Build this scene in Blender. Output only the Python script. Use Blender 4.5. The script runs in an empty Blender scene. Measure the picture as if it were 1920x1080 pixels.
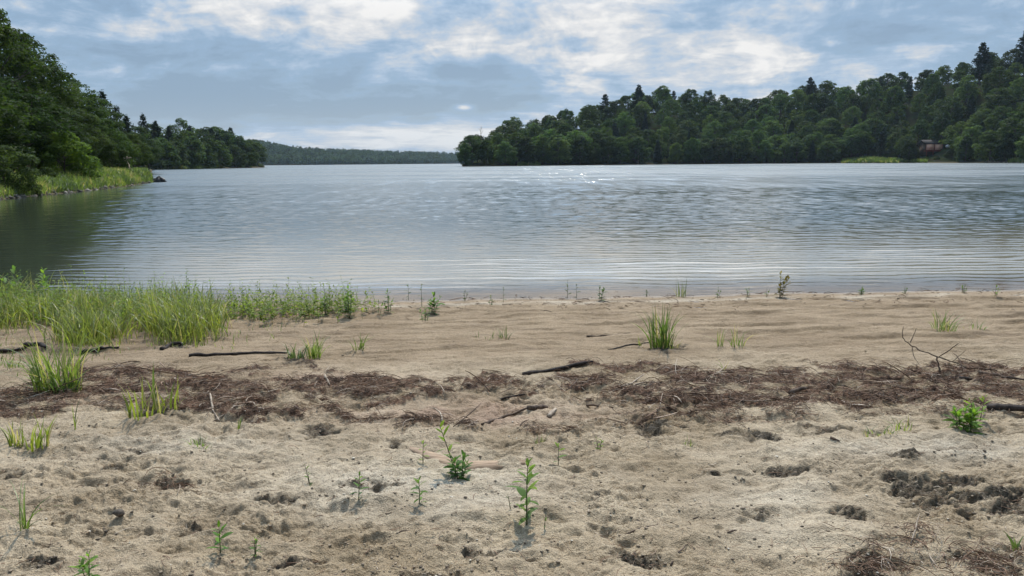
import bpy, math, random
import numpy as np
from mathutils import Matrix

PI = math.pi
rng = np.random.default_rng(11)
random.seed(5)
scene = bpy.context.scene
COL = scene.collection

# ------------------------------------------------------------------ camera model
F = 1400.0                      # focal length in photo pixels (1920 wide)
CAM = np.array([0.0, 0.0, 1.75])
PITCH = math.atan((540 - 305) / F)
ROLL = 0.0075
_r0 = np.array([1.0, 0, 0]); _f = np.array([0, math.cos(PITCH), -math.sin(PITCH)]); _u0 = np.array([0, math.sin(PITCH), math.cos(PITCH)])
_r = _r0 * math.cos(ROLL) - _u0 * math.sin(ROLL)
_u = _u0 * math.cos(ROLL) + _r0 * math.sin(ROLL)

def ray(px, py):
    d = _f + _r * ((px - 960) / F) + _u * ((540 - py) / F)
    return d

def to_px(x, y, z):
    dx, dy, dz = x - CAM[0], y - CAM[1], z - CAM[2]
    w = dx * _f[0] + dy * _f[1] + dz * _f[2]
    w = np.maximum(w, 0.05)
    return 960 + F * (dx * _r[0] + dy * _r[1] + dz * _r[2]) / w, 540 - F * (dx * _u[0] + dy * _u[1] + dz * _u[2]) / w

def yh(px):
    return 305 - 0.0075 * (px - 960)

# ------------------------------------------------------------------ numpy noise
def _hash(ix, iy, seed):
    h = (ix.astype(np.int64) * 374761393 + iy.astype(np.int64) * 668265263 + seed * 1442695041) & 0xFFFFFFFF
    h = ((h ^ (h >> 13)) * 1274126177) & 0xFFFFFFFF
    return (h ^ (h >> 16)) & 0xFFFF

def perlin(x, y, seed=0):
    x = np.asarray(x, float); y = np.asarray(y, float)
    ix = np.floor(x); iy = np.floor(y); fx = x - ix; fy = y - iy
    u = fx * fx * fx * (fx * (fx * 6 - 15) + 10); v = fy * fy * fy * (fy * (fy * 6 - 15) + 10)
    def g(ox, oy):
        a = _hash(ix + ox, iy + oy, seed) * (2 * PI / 65536.0)
        return np.cos(a) * (fx - ox) + np.sin(a) * (fy - oy)
    n0 = g(0, 0) * (1 - u) + g(1, 0) * u
    n1 = g(0, 1) * (1 - u) + g(1, 1) * u
    return 1.4 * (n0 * (1 - v) + n1 * v)

def fbm(x, y, octv=4, seed=0, gain=0.5):
    s = 0; a = 1.0; f = 1.0
    for i in range(octv):
        s = s + a * perlin(x * f + 13.7 * i, y * f - 7.3 * i, seed + i * 17)
        a *= gain; f *= 2.03
    return s

def sstep(a, b, x):
    t = np.clip((x - a) / (b - a), 0, 1)
    return t * t * (3 - 2 * t)

# ------------------------------------------------------------------ terrain
def y_water(x):
    return 9.62 + 0.055 * np.clip(x, -8, 12) + 0.10 * perlin(np.asarray(x) * 0.45, np.asarray(x) * 0 + 3.3, 5) + 0.085 * perlin(np.asarray(x) * 1.5, np.asarray(x) * 0 + 8.3, 6) + 0.03 * perlin(np.asarray(x) * 4.6, np.asarray(x) * 0 + 1.3, 7)

def beach_base(x, y):
    t = y_water(x) - y
    return np.where(t > 0, 0.030 * t, np.maximum(0.055 * t, -2.5))

def seg_d(u, v, pts, vw):
    """distance in photo pixels from a polyline with half-width per point; returns 1 in the middle, 0 at the edge"""
    best = np.full(np.shape(u), -9.0)
    for (x0, y0, w0), (x1, y1, w1) in zip(pts[:-1], pts[1:]):
        dx, dy = x1 - x0, (y1 - y0) * vw
        t = np.clip(((u - x0) * dx + (v - y0) * vw * dy) / (dx * dx + dy * dy), 0, 1)
        ex = u - (x0 + t * dx); ey = (v - (y0 + t * (y1 - y0)))
        w = w0 + t * (w1 - w0)
        dd = np.sqrt((ex / (w * 3)) ** 2 + (ey / w) ** 2)
        best = np.maximum(best, 1 - dd)
    return best

WRACK = [
    ([(-120, 760, 18), (-20, 752, 20), (70, 738, 22), (150, 716, 24), (260, 714, 26), (380, 728, 26), (480, 733, 24), (560, 728, 20), (680, 726, 24), (760, 730, 22), (845, 742, 9)], 1.0),
    ([(-120, 775, 10), (0, 772, 12), (150, 748, 16), (350, 752, 18), (470, 775, 16), (600, 770, 10), (720, 790, 11), (870, 797, 8)], 0.85),
    ([(850, 722, 7), (960, 722, 11), (1060, 716, 12), (1130, 712, 12), (1210, 735, 22)], 0.85),
    ([(960, 744, 5), (1040, 738, 6), (1130, 748, 6), (1200, 740, 10)], 0.7),
    ([(1080, 687, 5), (1200, 690, 7), (1290, 712, 20), (1420, 716, 24), (1560, 706, 20), (1700, 706, 22), (1830, 700, 20), (2100, 705, 20)], 1.0),
    ([(1180, 738, 20), (1300, 748, 22), (1480, 744, 22), (1650, 738, 18), (1920, 735, 18), (2100, 735, 18)], 0.95),
    ([(990, 800, 5), (1130, 792, 10), (1300, 772, 10), (1500, 772, 12), (1700, 768, 14), (1930, 772, 16)], 0.5),
    ([(420, 697, 4), (480, 694, 8), (560, 686, 5), (640, 695, 4)], 0.7),
    ([(360, 700, 4), (330, 735, 20), (430, 760, 12)], 0.8),
]
SOIL = [(1230, 797, 42, 15), (1715, 905, 55, 22), (1800, 915, 95, 34), (1905, 930, 70, 30), (1660, 893, 38, 7), (600, 801, 46, 12),
        (185, 992, 34, 10), (12, 877, 30, 14), (322, 905, 36, 15), (515, 928, 32, 8), (1595, 960, 32, 12), (1190, 1045, 60, 13),
        (820, 1072, 50, 13), (1860, 1050, 75, 26), (1630, 1055, 50, 20), (200, 873, 26, 6), (60, 1052, 48, 12), (740, 827, 18, 6),
        (1700, 855, 30, 6), (1425, 966, 34, 7), (560, 1045, 60, 8), (250, 835, 40, 5), (1490, 880, 50, 5), (1420, 812, 60, 7),
        (1560, 800, 70, 8), (360, 985, 50, 6), (900, 1030, 55, 9), (1330, 885, 30, 5), (700, 905, 40, 4), (330, 650, 22, 5),
        (1250, 652, 34, 7), (560, 676, 40, 6), (115, 722, 40, 16), (300, 770, 55, 10)]
_r2 = random.Random(3)
DENTS = []
for i in range(130):
    py = 785 + 320 * _r2.random() ** 0.8; s = (py - 300) / 500
    DENTS.append((_r2.uniform(-150, 2070), py, _r2.uniform(9, 30) * s, _r2.uniform(2.5, 6.5) * s, _r2.uniform(0.25, 0.9)))

def masks(x, y):
    u, v = to_px(x, y, beach_base(x, y))
    s = np.maximum((v - 300) / 500.0, 0.3)
    wu = 34 * fbm(x * 2.2, y * 2.2, 4, 41); wv = 16 * s * fbm(x * 2.6, y * 2.6, 5, 43, 0.6)
    W = np.zeros_like(u)
    for pts, k in WRACK:
        m = seg_d(u + wu, v + wv, pts, 1.0)
        W = np.maximum(W, k * sstep(-0.1, 0.35, m))
    rag = fbm(x * 4.2, y * 9.5, 5, 57, 0.68)
    W = np.clip(W * (0.60 + 0.85 * rag + 0.40 * perlin(x * 2.6, y * 5, 59)), 0, 1)
    n2 = fbm(x * 7, y * 7, 4, 71, 0.6); n3 = fbm(x * 6 + 31, y * 11, 4, 73, 0.62)
    S = np.zeros_like(u); D = np.zeros_like(u)
    for (cx, cy, ru, rv) in SOIL:
        sel = (np.abs(u - cx) < ru * 2.5) & (np.abs(v - cy) < rv * 3 + 6)
        if not np.any(sel): continue
        du = (u[sel] - cx) / ru + 0.8 * n2[sel]; dv = (v[sel] - cy) / rv + 0.9 * n3[sel]
        dv = np.where(dv < 0, dv * 1.25, dv * 0.8)
        q = 1.15 - np.sqrt(du * du + dv * dv)
        S[sel] = np.maximum(S[sel], sstep(0, 0.6, q))
        D[sel] = np.maximum(D[sel], 0.6 * sstep(0, 0.6, q) * min(1.0, rv / 14.0))
    for (cx, cy, ru, rv, k) in DENTS:
        sel = (np.abs(u - cx) < ru * 2) & (np.abs(v - cy) < rv * 3)
        if not np.any(sel): continue
        du = (u[sel] - cx) / ru + 0.35 * n2[sel]; dv = (v[sel] - cy) / rv + 0.35 * n2[sel]
        q = 1.1 - np.sqrt(du * du + dv * dv)
        D[sel] = np.maximum(D[sel], 0.6 * k * sstep(0, 0.9, q))
        S[sel] = np.maximum(S[sel], 0.12 * k * sstep(0.2, 1, q))
    return u, v, W, S, D

def beach_height(x, y, full=False):
    x = np.asarray(x, float); y = np.asarray(y, float)
    u, v, W, S, D = masks(x, y)
    z = beach_base(x, y)
    t = y_water(x) - y                                   # metres up the beach from the waterline
    dry = sstep(2.8, 4.6, t + 0.5 * perlin(x * 0.8, y * 0.8, 91))
    up = sstep(0.0, 0.7, t)
    # broad swells, footprints and churned lumps of the dry sand
    z = z + dry * (0.020 * fbm(x * 1.3, y * 1.6, 3, 101) + 0.030 * fbm(x * 3.7, y * 4.6, 3, 111, 0.55))
    rough = fbm(x * 2.0, y * 2.0, 3, 131)
    calm = (1 - 0.85 * np.exp(-((u - 1450) / 210) ** 2 - ((v - 965) / 95) ** 2)) * (1 - 0.7 * np.exp(-((u - 800) / 170) ** 2 - ((v - 920) / 45) ** 2)) * (0.45 + 0.55 * sstep(-0.45, 0.45, fbm(x * 0.8 + 5, y * 1.1, 2, 139)))
    dryr = dry; dry = dry * calm
    z = z - dry * 0.034 * np.abs(fbm(x * 2.1 + 0.5 * y, y * 4.8, 4, 133, 0.55)) - dry * 0.013 * sstep(0.15, 0.55, fbm(x * 6.3, y * 9.5, 4, 137, 0.6))
    z = z + dry * (0.35 + 0.65 * sstep(-0.3, 0.6, rough)) * 0.019 * fbm(x * 13, y * 15, 4, 121, 0.6)
    lum = perlin(x * 26, y * 30, 141)
    z = z + dry * 0.011 * np.maximum(lum, -0.1) * (0.3 + 0.7 * sstep(-0.4, 0.5, rough))
    dry = dryr
    # little ledges left by falling water, long and parallel to the shore
    led = perlin(x * 0.55 + 4, t * 3.1 + 0.3 * perlin(x * 1.1, y * 2, 9), 151)
    led2 = perlin(x * 0.9 - 2, t * 5.3 + 0.5 * perlin(x * 1.6, y * 2, 19), 153)
    z = z + up * (1 - dry) * (0.013 * np.tanh(11 * led) + 0.008 * np.tanh(9 * led2) + 0.009 * fbm(x * 3.4, y * 10.0, 5, 161, 0.66))
    # the raised mat of drift litter
    clump = fbm(x * 16, y * 17, 4, 171, 0.65)
    z = z + W * (0.020 + 0.012 * clump)
    z = z - 0.042 * D * (1 + 0.5 * fbm(x * 9, y * 9, 3, 183)) + S * (0.006 + 0.024 * fbm(x * 17, y * 19, 4, 181, 0.65))
    if full:
        return z, u, v, W, S, D, t, dry
    return z

# lake shore seen as a distance for every direction (photo column) from the beach
def lin(p, xs, ys):
    return np.interp(p, xs, ys)
R_LEFT = ([-3000, -1200, -500, -200, -10, 150, 240, 300, 310], [10.5, 14, 24, 32, 39, 51, 63, 79, 80])
R_PROM = ([150, 260, 350, 420, 500, 520], [280, 300, 330, 380, 437, 445])
R_FAR = ([200, 480, 600, 700, 870, 1100], [1400, 1450, 1600, 1800, 2100, 2200])
R_RIGHT = ([855, 870, 1000, 1200, 1400, 1600, 1700, 1800, 1920, 2600], [380, 385, 410, 450, 470, 450, 420, 375, 335, 240])
SKY_R = ([865, 900, 950, 1000, 1060, 1100, 1150, 1190, 1250, 1330, 1400, 1450, 1510, 1600, 1660, 1720, 1780, 1850, 1920, 2600],
         [282, 254, 233, 226, 212, 202, 190, 180, 176, 182, 182, 176, 161, 161, 143, 129, 116, 108, 95, 60])
SKY_F = ([200, 490, 560, 700, 860, 1100], [254, 267, 280, 287, 291, 290])
RIDGE_R = 125.0

def ridge_right(p):
    R = lin(p, *R_RIGHT)
    return np.maximum((yh(p) - lin(p, *SKY_R)) / F * (R + RIDGE_R) + 1.75 - 17.0, 0.5)

def ridge_far(p):
    R = lin(p, *R_FAR)
    return np.maximum((yh(p) - lin(p, *SKY_F)) / F * (R + 350) + 1.75 - 10.0, 3)

def ground_height(x, y):
    x = np.asarray(x, float); y = np.asarray(y, float)
    Y = np.maximum(y, 0.5)
    p = 960 + F * x / Y
    nz = fbm(x * 0.03, y * 0.03, 3, 201)
    h = np.maximum(beach_base(x, y), -3.0)
    h = np.where(y < 7, h + 0.02 * nz, h)
    # near left bank
    d = Y - lin(p, *R_LEFT)
    w = sstep(304, 284, p)
    hl = np.where(d > 0, 0.16 * np.minimum(d, 6) + (5.0 * sstep(4, 60, d) + 6 * sstep(40, 260, d)) * sstep(285, 120, p) + 0.3 * nz * sstep(0, 8, d), 0.08 * d)
    h = np.maximum(h, np.where(d > -30, hl * w - 0.7 * (1 - w), -3))
    # left wooded promontory
    d = Y - lin(p, *R_PROM)
    w = sstep(506, 470, p) * sstep(40, 160, p)
    hp = np.where(d > 0, 0.22 * np.minimum(d, 4) + 6 * sstep(4, 70, d) * w + 1.2 * nz * sstep(3, 30, d), 0.05 * d)
    h = np.maximum(h, np.where((d > -30) & (p < 507), hp * sstep(507, 500, p) - (1 - sstep(507, 500, p)), -3))
    # right wooded hill
    d = Y - lin(p, *R_RIGHT) + 9 * np.exp(-((p - 1622) / 42.0) ** 2) + 5 * np.exp(-((p - 992) / 24.0) ** 2)
    hr = np.where(d > 0, 0.30 * np.minimum(d, 4) + ridge_right(p) * sstep(2, RIDGE_R + 10, d) + 1.5 * nz * sstep(3, 30, d), 0.05 * d)
    hr = hr * (1 - sstep(260, 420, d)) - 3 * sstep(260, 420, d)
    ww = sstep(866, 874, p)
    h = np.maximum(h, np.where((d > -30) & (p > 866), hr * ww - (1 - ww), -3))
    # far hills
    d = Y - lin(p, *R_FAR)
    hf = np.where(d > 0, 0.1 * np.minimum(d, 10) + ridge_far(p) * sstep(0, 380, d) + 4 * fbm(x * 0.006, y * 0.006, 3, 211) * sstep(5, 200, d), 0.02 * d)
    h = np.maximum(h, np.where((d > -60) & (p < 1100), hf, -3))
    return h

def at(px, py, hf=None):
    """world point where the view ray through a photo pixel meets the beach"""
    d = ray(px, py); t = 1.0; t = -CAM[2] / d[2]
    for _ in range(6):
        z = float(beach_base(np.array(CAM[0] + t * d[0]), np.array(CAM[1] + t * d[1])))
        t = (z - CAM[2]) / d[2]
    x, y = CAM[0] + t * d[0], CAM[1] + t * d[1]
    return np.array([x, y, float(beach_height(np.array([x]), np.array([y]))[0])])

def col_x(px, Y):
    return (px - 960) / F * Y

# ------------------------------------------------------------------ node helpers
class NT:
    def __init__(s, tree): s.t = tree; s.n = tree.nodes; s.l = tree.links
    def new(s, typ, **kw):
        n = s.n.new(typ)
        for k, v in kw.items(): setattr(n, k, v)
        return n
    def put(s, sock, v):
        if hasattr(v, 'is_output') or isinstance(v, bpy.types.NodeSocket): s.l.new(v, sock)
        elif isinstance(v, (tuple, list)) and len(v) == 3 and sock.type == 'RGBA': sock.default_value = (*v, 1)
        else: sock.default_value = v
    def m(s, op, a, b=None, c=None, clamp=False):
        n = s.new('ShaderNodeMath', operation=op); n.use_clamp = clamp
        s.put(n.inputs[0], a)
        if b is not None: s.put(n.inputs[1], b)
        if c is not None: s.put(n.inputs[2], c)
        return n.outputs[0]
    def mix(s, f, a, b, typ='MIX'):
        n = s.new('ShaderNodeMix', data_type='RGBA', blend_type=typ)
        s.put(n.inputs[0], f); s.put(n.inputs[6], a); s.put(n.inputs[7], b)
        return n.outputs[2]
    def noise(s, vec, scale, detail=3, rough=0.55, dist=0.0):
        n = s.new('ShaderNodeTexNoise')
        if vec is not None: s.l.new(vec, n.inputs['Vector'])
        n.inputs['Scale'].default_value = scale; n.inputs['Detail'].default_value = detail
        n.inputs['Roughness'].default_value = rough; n.inputs['Distortion'].default_value = dist
        return n.outputs['Fac']
    def ramp(s, f, a, b, c=0.0, d=1.0, smooth=True):
        n = s.new('ShaderNodeMapRange'); n.interpolation_type = 'SMOOTHSTEP' if smooth else 'LINEAR'
        s.put(n.inputs[0], f); n.inputs[1].default_value = a; n.inputs[2].default_value = b
        n.inputs[3].default_value = c; n.inputs[4].default_value = d
        return n.outputs[0]
    def mapping(s, vec, scale=(1, 1, 1), rot=(0, 0, 0), loc=(0, 0, 0)):
        n = s.new('ShaderNodeMapping'); s.l.new(vec, n.inputs[0])
        n.inputs['Scale'].default_value = scale; n.inputs['Rotation'].default_value = rot; n.inputs['Location'].default_value = loc
        return n.outputs[0]

def new_mat(name):
    m = bpy.data.materials.new(name); m.use_nodes = True
    nt = NT(m.node_tree); nt.n.clear()
    out = nt.new('ShaderNodeOutputMaterial')
    return m, nt, out

def principled(nt, color, rough, spec=0.3):
    b = nt.new('ShaderNodeBsdfPrincipled')
    nt.put(b.inputs['Base Color'], color); nt.put(b.inputs['Roughness'], rough)
    b.inputs['Specular IOR Level'].default_value = spec
    return b

def bump(nt, h, dist, strength=1.0):
    b = nt.new('ShaderNodeBump'); nt.put(b.inputs['Height'], h)
    b.inputs['Distance'].default_value = dist; b.inputs['Strength'].default_value = strength
    return b.outputs[0]

# ------------------------------------------------------------------ materials
def mat_sand():
    m, nt, out = new_mat('beach_sand')
    co = nt.new('ShaderNodeTexCoord').outputs['Object']
    a = nt.new('ShaderNodeAttribute', attribute_name='mask')
    sep = nt.new('ShaderNodeSeparateColor'); nt.l.new(a.outputs['Color'], sep.inputs[0])
    W, S, dry = sep.outputs[0], sep.outputs[1], sep.outputs[2]
    a2 = nt.new('ShaderNodeAttribute', attribute_name='tint')
    sep2 = nt.new('ShaderNodeSeparateColor'); nt.l.new(a2.outputs['Color'], sep2.inputs[0])
    pink, pale, wet = sep2.outputs[0], sep2.outputs[1], sep2.outputs[2]
    n1 = nt.noise(co, 1.7, 5, 0.6); n2 = nt.noise(co, 9, 5, 0.65); g1 = nt.noise(co, 160, 2, 0.6); g2 = nt.noise(co, 420, 1, 0.5)
    damp = nt.mix(nt.ramp(n1, 0.3, 0.7), (0.205, 0.140, 0.080), (0.280, 0.200, 0.121))
    dryc = nt.mix(nt.ramp(n1, 0.32, 0.68), (0.232, 0.168, 0.099), (0.365, 0.281, 0.184))
    c = nt.mix(dry, damp, dryc)
    c = nt.mix(nt.m('MULTIPLY', pale, 0.85), c, (0.455, 0.385, 0.290))
    c = nt.mix(nt.m('MULTIPLY', pink, 0.7), c, (0.30, 0.190, 0.130))
    c = nt.mix(nt.ramp(n2, 0.52, 0.75, 0, 0.45), c, (0.20, 0.145, 0.09))
    c = nt.mix(nt.m('MULTIPLY', S, nt.ramp(n2, 0.30, 0.60, 0.45, 1.0)), c, (0.060, 0.047, 0.032))
    wr = nt.mix(nt.ramp(nt.noise(co, 38, 4, 0.7), 0.35, 0.68), (0.062, 0.033, 0.020), (0.200, 0.108, 0.066))
    wr = nt.mix(nt.ramp(nt.noise(co, 5, 4, 0.6), 0.48, 0.62, 0, 0.7), wr, (0.032, 0.020, 0.015))
    c = nt.mix(nt.ramp(W, 0.25, 0.8, 0, 0.95), c, wr)
    c = nt.mix(nt.m('MULTIPLY', wet, 0.38), c, (0.12, 0.083, 0.05))
    strk = nt.noise(nt.mapping(co, (1.3, 7.0, 1)), 1.0, 6, 0.68, 0.3)
    c = nt.mix(nt.m('MULTIPLY', nt.ramp(strk, 0.50, 0.68, 0, 0.55), nt.m('SUBTRACT', 1.0, nt.m('MULTIPLY', dry, 0.55))), c, (0.125, 0.082, 0.048))
    g3 = nt.noise(co, 44, 4, 0.7)
    sp = nt.m('ADD', nt.m('MULTIPLY', nt.ramp(g1, 0.25, 0.75, 0.40, 1.60, False), 0.45), nt.m('MULTIPLY', nt.ramp(g2, 0.2, 0.8, 0.6, 1.4, False), 0.2))
    sp = nt.m('ADD', sp, nt.m('MULTIPLY', nt.ramp(g3, 0.30, 0.70, 0.50, 1.50, False), 0.35))
    c = nt.mix(1.0, c, (1, 1, 1), 'MULTIPLY')
    hsv = nt.new('ShaderNodeHueSaturation'); nt.l.new(c, hsv.inputs['Color']); nt.l.new(sp, hsv.inputs['Value'])
    vo = nt.new('ShaderNodeTexVoronoi'); nt.l.new(co, vo.inputs['Vector']); vo.inputs['Scale'].default_value = 55
    vs = nt.new('ShaderNodeSeparateColor'); nt.l.new(vo.outputs['Color'], vs.inputs[0])
    speck = nt.m('MULTIPLY', nt.ramp(vo.outputs['Distance'], 0.12, 0.24, 1, 0), nt.m('GREATER_THAN', vs.outputs[0], 0.72))
    speck = nt.m('MULTIPLY', speck, nt.ramp(nt.noise(co, 2.3, 3), 0.42, 0.62))
    c = nt.mix(nt.m('MULTIPLY', speck, 0.75), hsv.outputs[0], (0.07, 0.05, 0.035))
    rough = nt.m('SUBTRACT', 0.95, nt.m('MULTIPLY', wet, 0.55))
    b = principled(nt, c, rough, 0.25)
    h = nt.m('ADD', nt.m('MULTIPLY', g1, 0.6), nt.m('ADD', nt.m('MULTIPLY', g2, 0.25), nt.m('MULTIPLY', nt.noise(co, 52, 4, 0.65), 1.2)))
    nt.l.new(bump(nt, h, 0.016, 1.0), b.inputs['Normal'])
    nt.l.new(b.outputs[0], out.inputs[0]); return m

def mat_ground():
    m, nt, out = new_mat('forest_floor')
    geo = nt.new('ShaderNodeNewGeometry'); co = geo.outputs['Position']
    sx = nt.new('ShaderNodeSeparateXYZ'); nt.l.new(co, sx.inputs[0])
    n1 = nt.noise(co, 0.25, 5, 0.6); n2 = nt.noise(co, 3.0, 4, 0.65)
    soil = nt.mix(nt.ramp(n2, 0.35, 0.65), (0.010, 0.009, 0.006), (0.026, 0.022, 0.013))
    green = nt.mix(n2, (0.010, 0.017, 0.006), (0.024, 0.036, 0.012))
    c = nt.mix(nt.ramp(n1, 0.40, 0.62), soil, green)
    sand = nt.mix(n2, (0.22, 0.16, 0.10), (0.32, 0.24, 0.16))
    c = nt.mix(nt.ramp(sx.outputs[1], 14, 20, 1, 0), c, sand)
    edge = nt.ramp(nt.m('ADD', sx.outputs[2], nt.m('MULTIPLY', nt.m('SUBTRACT', n2, 0.5), 0.5)), 0.15, 0.7, 1, 0)
    c = nt.mix(nt.m('MULTIPLY', edge, 0.8), c, (0.10, 0.080, 0.052))
    b = principled(nt, c, 1.0, 0.0)
    nt.l.new(bump(nt, n2, 0.15, 0.8), b.inputs['Normal'])
    nt.l.new(b.outputs[0], out.inputs[0]); return m

def mat_water():
    m, nt, out = new_mat('lake_water')
    geo = nt.new('ShaderNodeNewGeometry'); co = geo.outputs['Position']
    sx = nt.new('ShaderNodeSeparateXYZ'); nt.l.new(co, sx.inputs[0])
    X, Y = sx.outputs[0], sx.outputs[1]
    off = nt.m('SUBTRACT', nt.m('SUBTRACT', Y, 9.6), nt.m('MULTIPLY', X, 0.055))       # metres out from the beach
    # wind patches, long across the lake
    pat = nt.noise(nt.mapping(co, (0.016, 0.050, 1)), 1.0, 3, 0.5)
    pat2 = nt.noise(nt.mapping(co, (0.10, 0.26, 1), loc=(3, 7, 0)), 1.0, 2, 0.5)
    wind = nt.ramp(nt.m('ADD', nt.m('MULTIPLY', pat, 0.6), nt.m('MULTIPLY', pat2, 0.4)), 0.38, 0.64, 0.6, 1.3)
    open_ = nt.ramp(nt.m('ADD', X, nt.m('MULTIPLY', Y, 0.47)), -5.0, 2.0, 0.12, 1.0)      # the cove under the left bank is sheltered
    chop2 = nt.noise(nt.mapping(co, (2.6, 4.2, 1), rot=(0, 0, -0.2)), 1.0, 3, 0.6, 0.2)
    chop3 = nt.noise(nt.mapping(co, (0.9, 1.5, 1), rot=(0, 0, 0.15)), 1.0, 3, 0.6, 0.2)
    rip2 = nt.noise(nt.mapping(co, (2.2, 9.0, 1), rot=(0, 0, -0.06)), 1.0, 2, 0.45, 0.3)
    h = nt.m('MULTIPLY', rip2, 0.0035)
    h = nt.m('ADD', h, nt.m('MULTIPLY', nt.m('MULTIPLY', chop2, nt.m('MULTIPLY', nt.ramp(off, 1.5, 22), 0.026)), nt.m('MULTIPLY', wind, open_)))
    h = nt.m('ADD', h, nt.m('MULTIPLY', nt.m('MULTIPLY', chop3, nt.m('MULTIPLY', nt.ramp(off, 12, 60), 0.09)), nt.m('MULTIPLY', wind, open_)))
    nrm0 = bump(nt, h, 1.0)
    # groups of steeper wavelets facing the beach, seen one behind the other far out
    g1 = nt.noise(nt.mapping(co, (1.5, 0.55, 1)), 1.0, 3, 0.6, 0.2)
    g2 = nt.noise(nt.mapping(co, (0.75, 0.085, 1)), 1.0, 4, 0.65, 0.1)
    g3 = nt.noise(nt.mapping(co, (0.36, 0.016, 1)), 1.0, 4, 0.65, 0.1)
    f2 = nt.ramp(off, 25, 60); f3 = nt.ramp(off, 90, 180)
    g = nt.m('ADD', nt.m('MULTIPLY', g1, nt.m('SUBTRACT', 1.0, f2)), nt.m('MULTIPLY', nt.m('ADD', nt.m('MULTIPLY', g2, nt.m('SUBTRACT', 1.0, f3)), nt.m('MULTIPLY', g3, f3)), f2))
    tilt = nt.m('MULTIPLY', nt.m('ADD', nt.m('MULTIPLY', nt.m('SUBTRACT', g, 0.5), 0.95), 0.035), nt.m('MULTIPLY', nt.m('MULTIPLY', nt.ramp(off, 8, 40), wind), open_))
    spk = nt.noise(nt.mapping(co, (3.2, 0.14, 1), loc=(5, 2, 0)), 1.0, 3, 0.75)
    tilt = nt.m('ADD', tilt, nt.m('MULTIPLY', nt.ramp(spk, 0.61, 0.69, 0, 0.48), nt.ramp(off, 30, 70)))
    cv = nt.new('ShaderNodeCombineXYZ'); nt.put(cv.inputs[1], nt.m('MULTIPLY', tilt, -1.0))
    va = nt.new('ShaderNodeVectorMath', operation='ADD'); nt.l.new(nrm0, va.inputs[0]); nt.l.new(cv.outputs[0], va.inputs[1])
    vn = nt.new('ShaderNodeVectorMath', operation='NORMALIZE'); nt.l.new(va.outputs[0], vn.inputs[0]); nrm = vn.outputs[0]
    # close to the beach the bed shows through; farther out the unresolved small waves widen the reflection
    fr = nt.new('ShaderNodeFresnel'); fr.inputs['IOR'].default_value = 1.33; nt.l.new(nrm, fr.inputs['Normal'])
    gl = nt.new('ShaderNodeBsdfGlossy'); gl.inputs['Roughness'].default_value = 0.06; nt.l.new(nrm, gl.inputs['Normal'])
    gl.inputs['Color'].default_value = (1, 1, 1, 1)
    tr = nt.new('ShaderNodeBsdfTransparent'); tr.inputs[0].default_value = (0.80, 0.72, 0.55, 1)
    edge = nt.new('ShaderNodeMixShader'); nt.l.new(fr.outputs[0], edge.inputs[0]); nt.l.new(tr.outputs[0], edge.inputs[1]); nt.l.new(gl.outputs[0], edge.inputs[2])
    bed = nt.mix(nt.m('MULTIPLY', nt.ramp(off, 14.0, 1.5), nt.ramp(open_, 0.4, 1.0)), (0.026, 0.031, 0.021), (0.20, 0.172, 0.128))      # shallow sandy bottom glowing through
    b = principled(nt, bed, nt.m('ADD', 0.06, nt.m('MULTIPLY', nt.m('MULTIPLY', nt.m('MULTIPLY', nt.ramp(off, 4.0, 90.0, 0, 1, False), wind), nt.m('MULTIPLY', open_, nt.ramp(spk, 0.60, 0.66, 1.0, 0.45))), 0.30)), 0.5)
    b.inputs['IOR'].default_value = 1.333; nt.l.new(nrm, b.inputs['Normal'])
    mx = nt.new('ShaderNodeMixShader'); nt.l.new(nt.ramp(off, 0.0, 2.0), mx.inputs[0]); nt.l.new(edge.outputs[0], mx.inputs[1]); nt.l.new(b.outputs[0], mx.inputs[2])
    nt.l.new(mx.outputs[0], out.inputs[0]); return m

def mat_leaf(name, base, trans=0.35, var=0.35, rough=0.55, use_obj=True, spec=0.3, straw=False):
    """foliage: colour varies leaf by leaf (vertex attribute 'var') and tree by tree (object colour)"""
    m, nt, out = new_mat(name)
    at_ = nt.new('ShaderNodeAttribute', attribute_name='var')
    oi = nt.new('ShaderNodeObjectInfo')
    v = at_.outputs['Fac']
    hsv = nt.new('ShaderNodeHueSaturation')
    nt.put(hsv.inputs['Hue'], nt.ramp(v, 0, 1, 0.515, 0.475, False))
    nt.put(hsv.inputs['Saturation'], nt.ramp(v, 0, 1, 0.85, 1.1, False))
    nt.put(hsv.inputs['Value'], nt.ramp(v, 0, 1, 1 - var, 1 + var, False))
    col = nt.mix(1.0, base, oi.outputs['Color'], 'MULTIPLY') if use_obj else base
    nt.put(hsv.inputs['Color'], col)
    leafc = hsv.outputs[0]
    if straw: leafc = nt.mix(nt.ramp(v, 0.86, 0.93), leafc, (0.34, 0.27, 0.14))
    b = principled(nt, leafc, rough, spec)
    t = nt.new('ShaderNodeBsdfTranslucent')
    tc = nt.mix(1.0, leafc, (1.35, 1.45, 0.75), 'MULTIPLY'); nt.l.new(tc, t.inputs[0])
    mx = nt.new('ShaderNodeMixShader'); mx.inputs[0].default_value = trans
    nt.l.new(b.outputs[0], mx.inputs[1]); nt.l.new(t.outputs[0], mx.inputs[2])
    nt.l.new(mx.outputs[0], out.inputs[0]); return m

def mat_bark(name, c0, c1, scale=12, rough=0.9, stretch=(1, 1, 0.25)):
    m, nt, out = new_mat(name)
    co = nt.new('ShaderNodeTexCoord').outputs['Object']
    n = nt.noise(nt.mapping(co, stretch), scale, 5, 0.65)
    c = nt.mix(nt.ramp(n, 0.32, 0.7), c0, c1)
    b = principled(nt, c, rough, 0.25)
    nt.l.new(bump(nt, n, 0.3 / scale, 0.8), b.inputs['Normal'])
    nt.l.new(b.outputs[0], out.inputs[0]); return m

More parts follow.
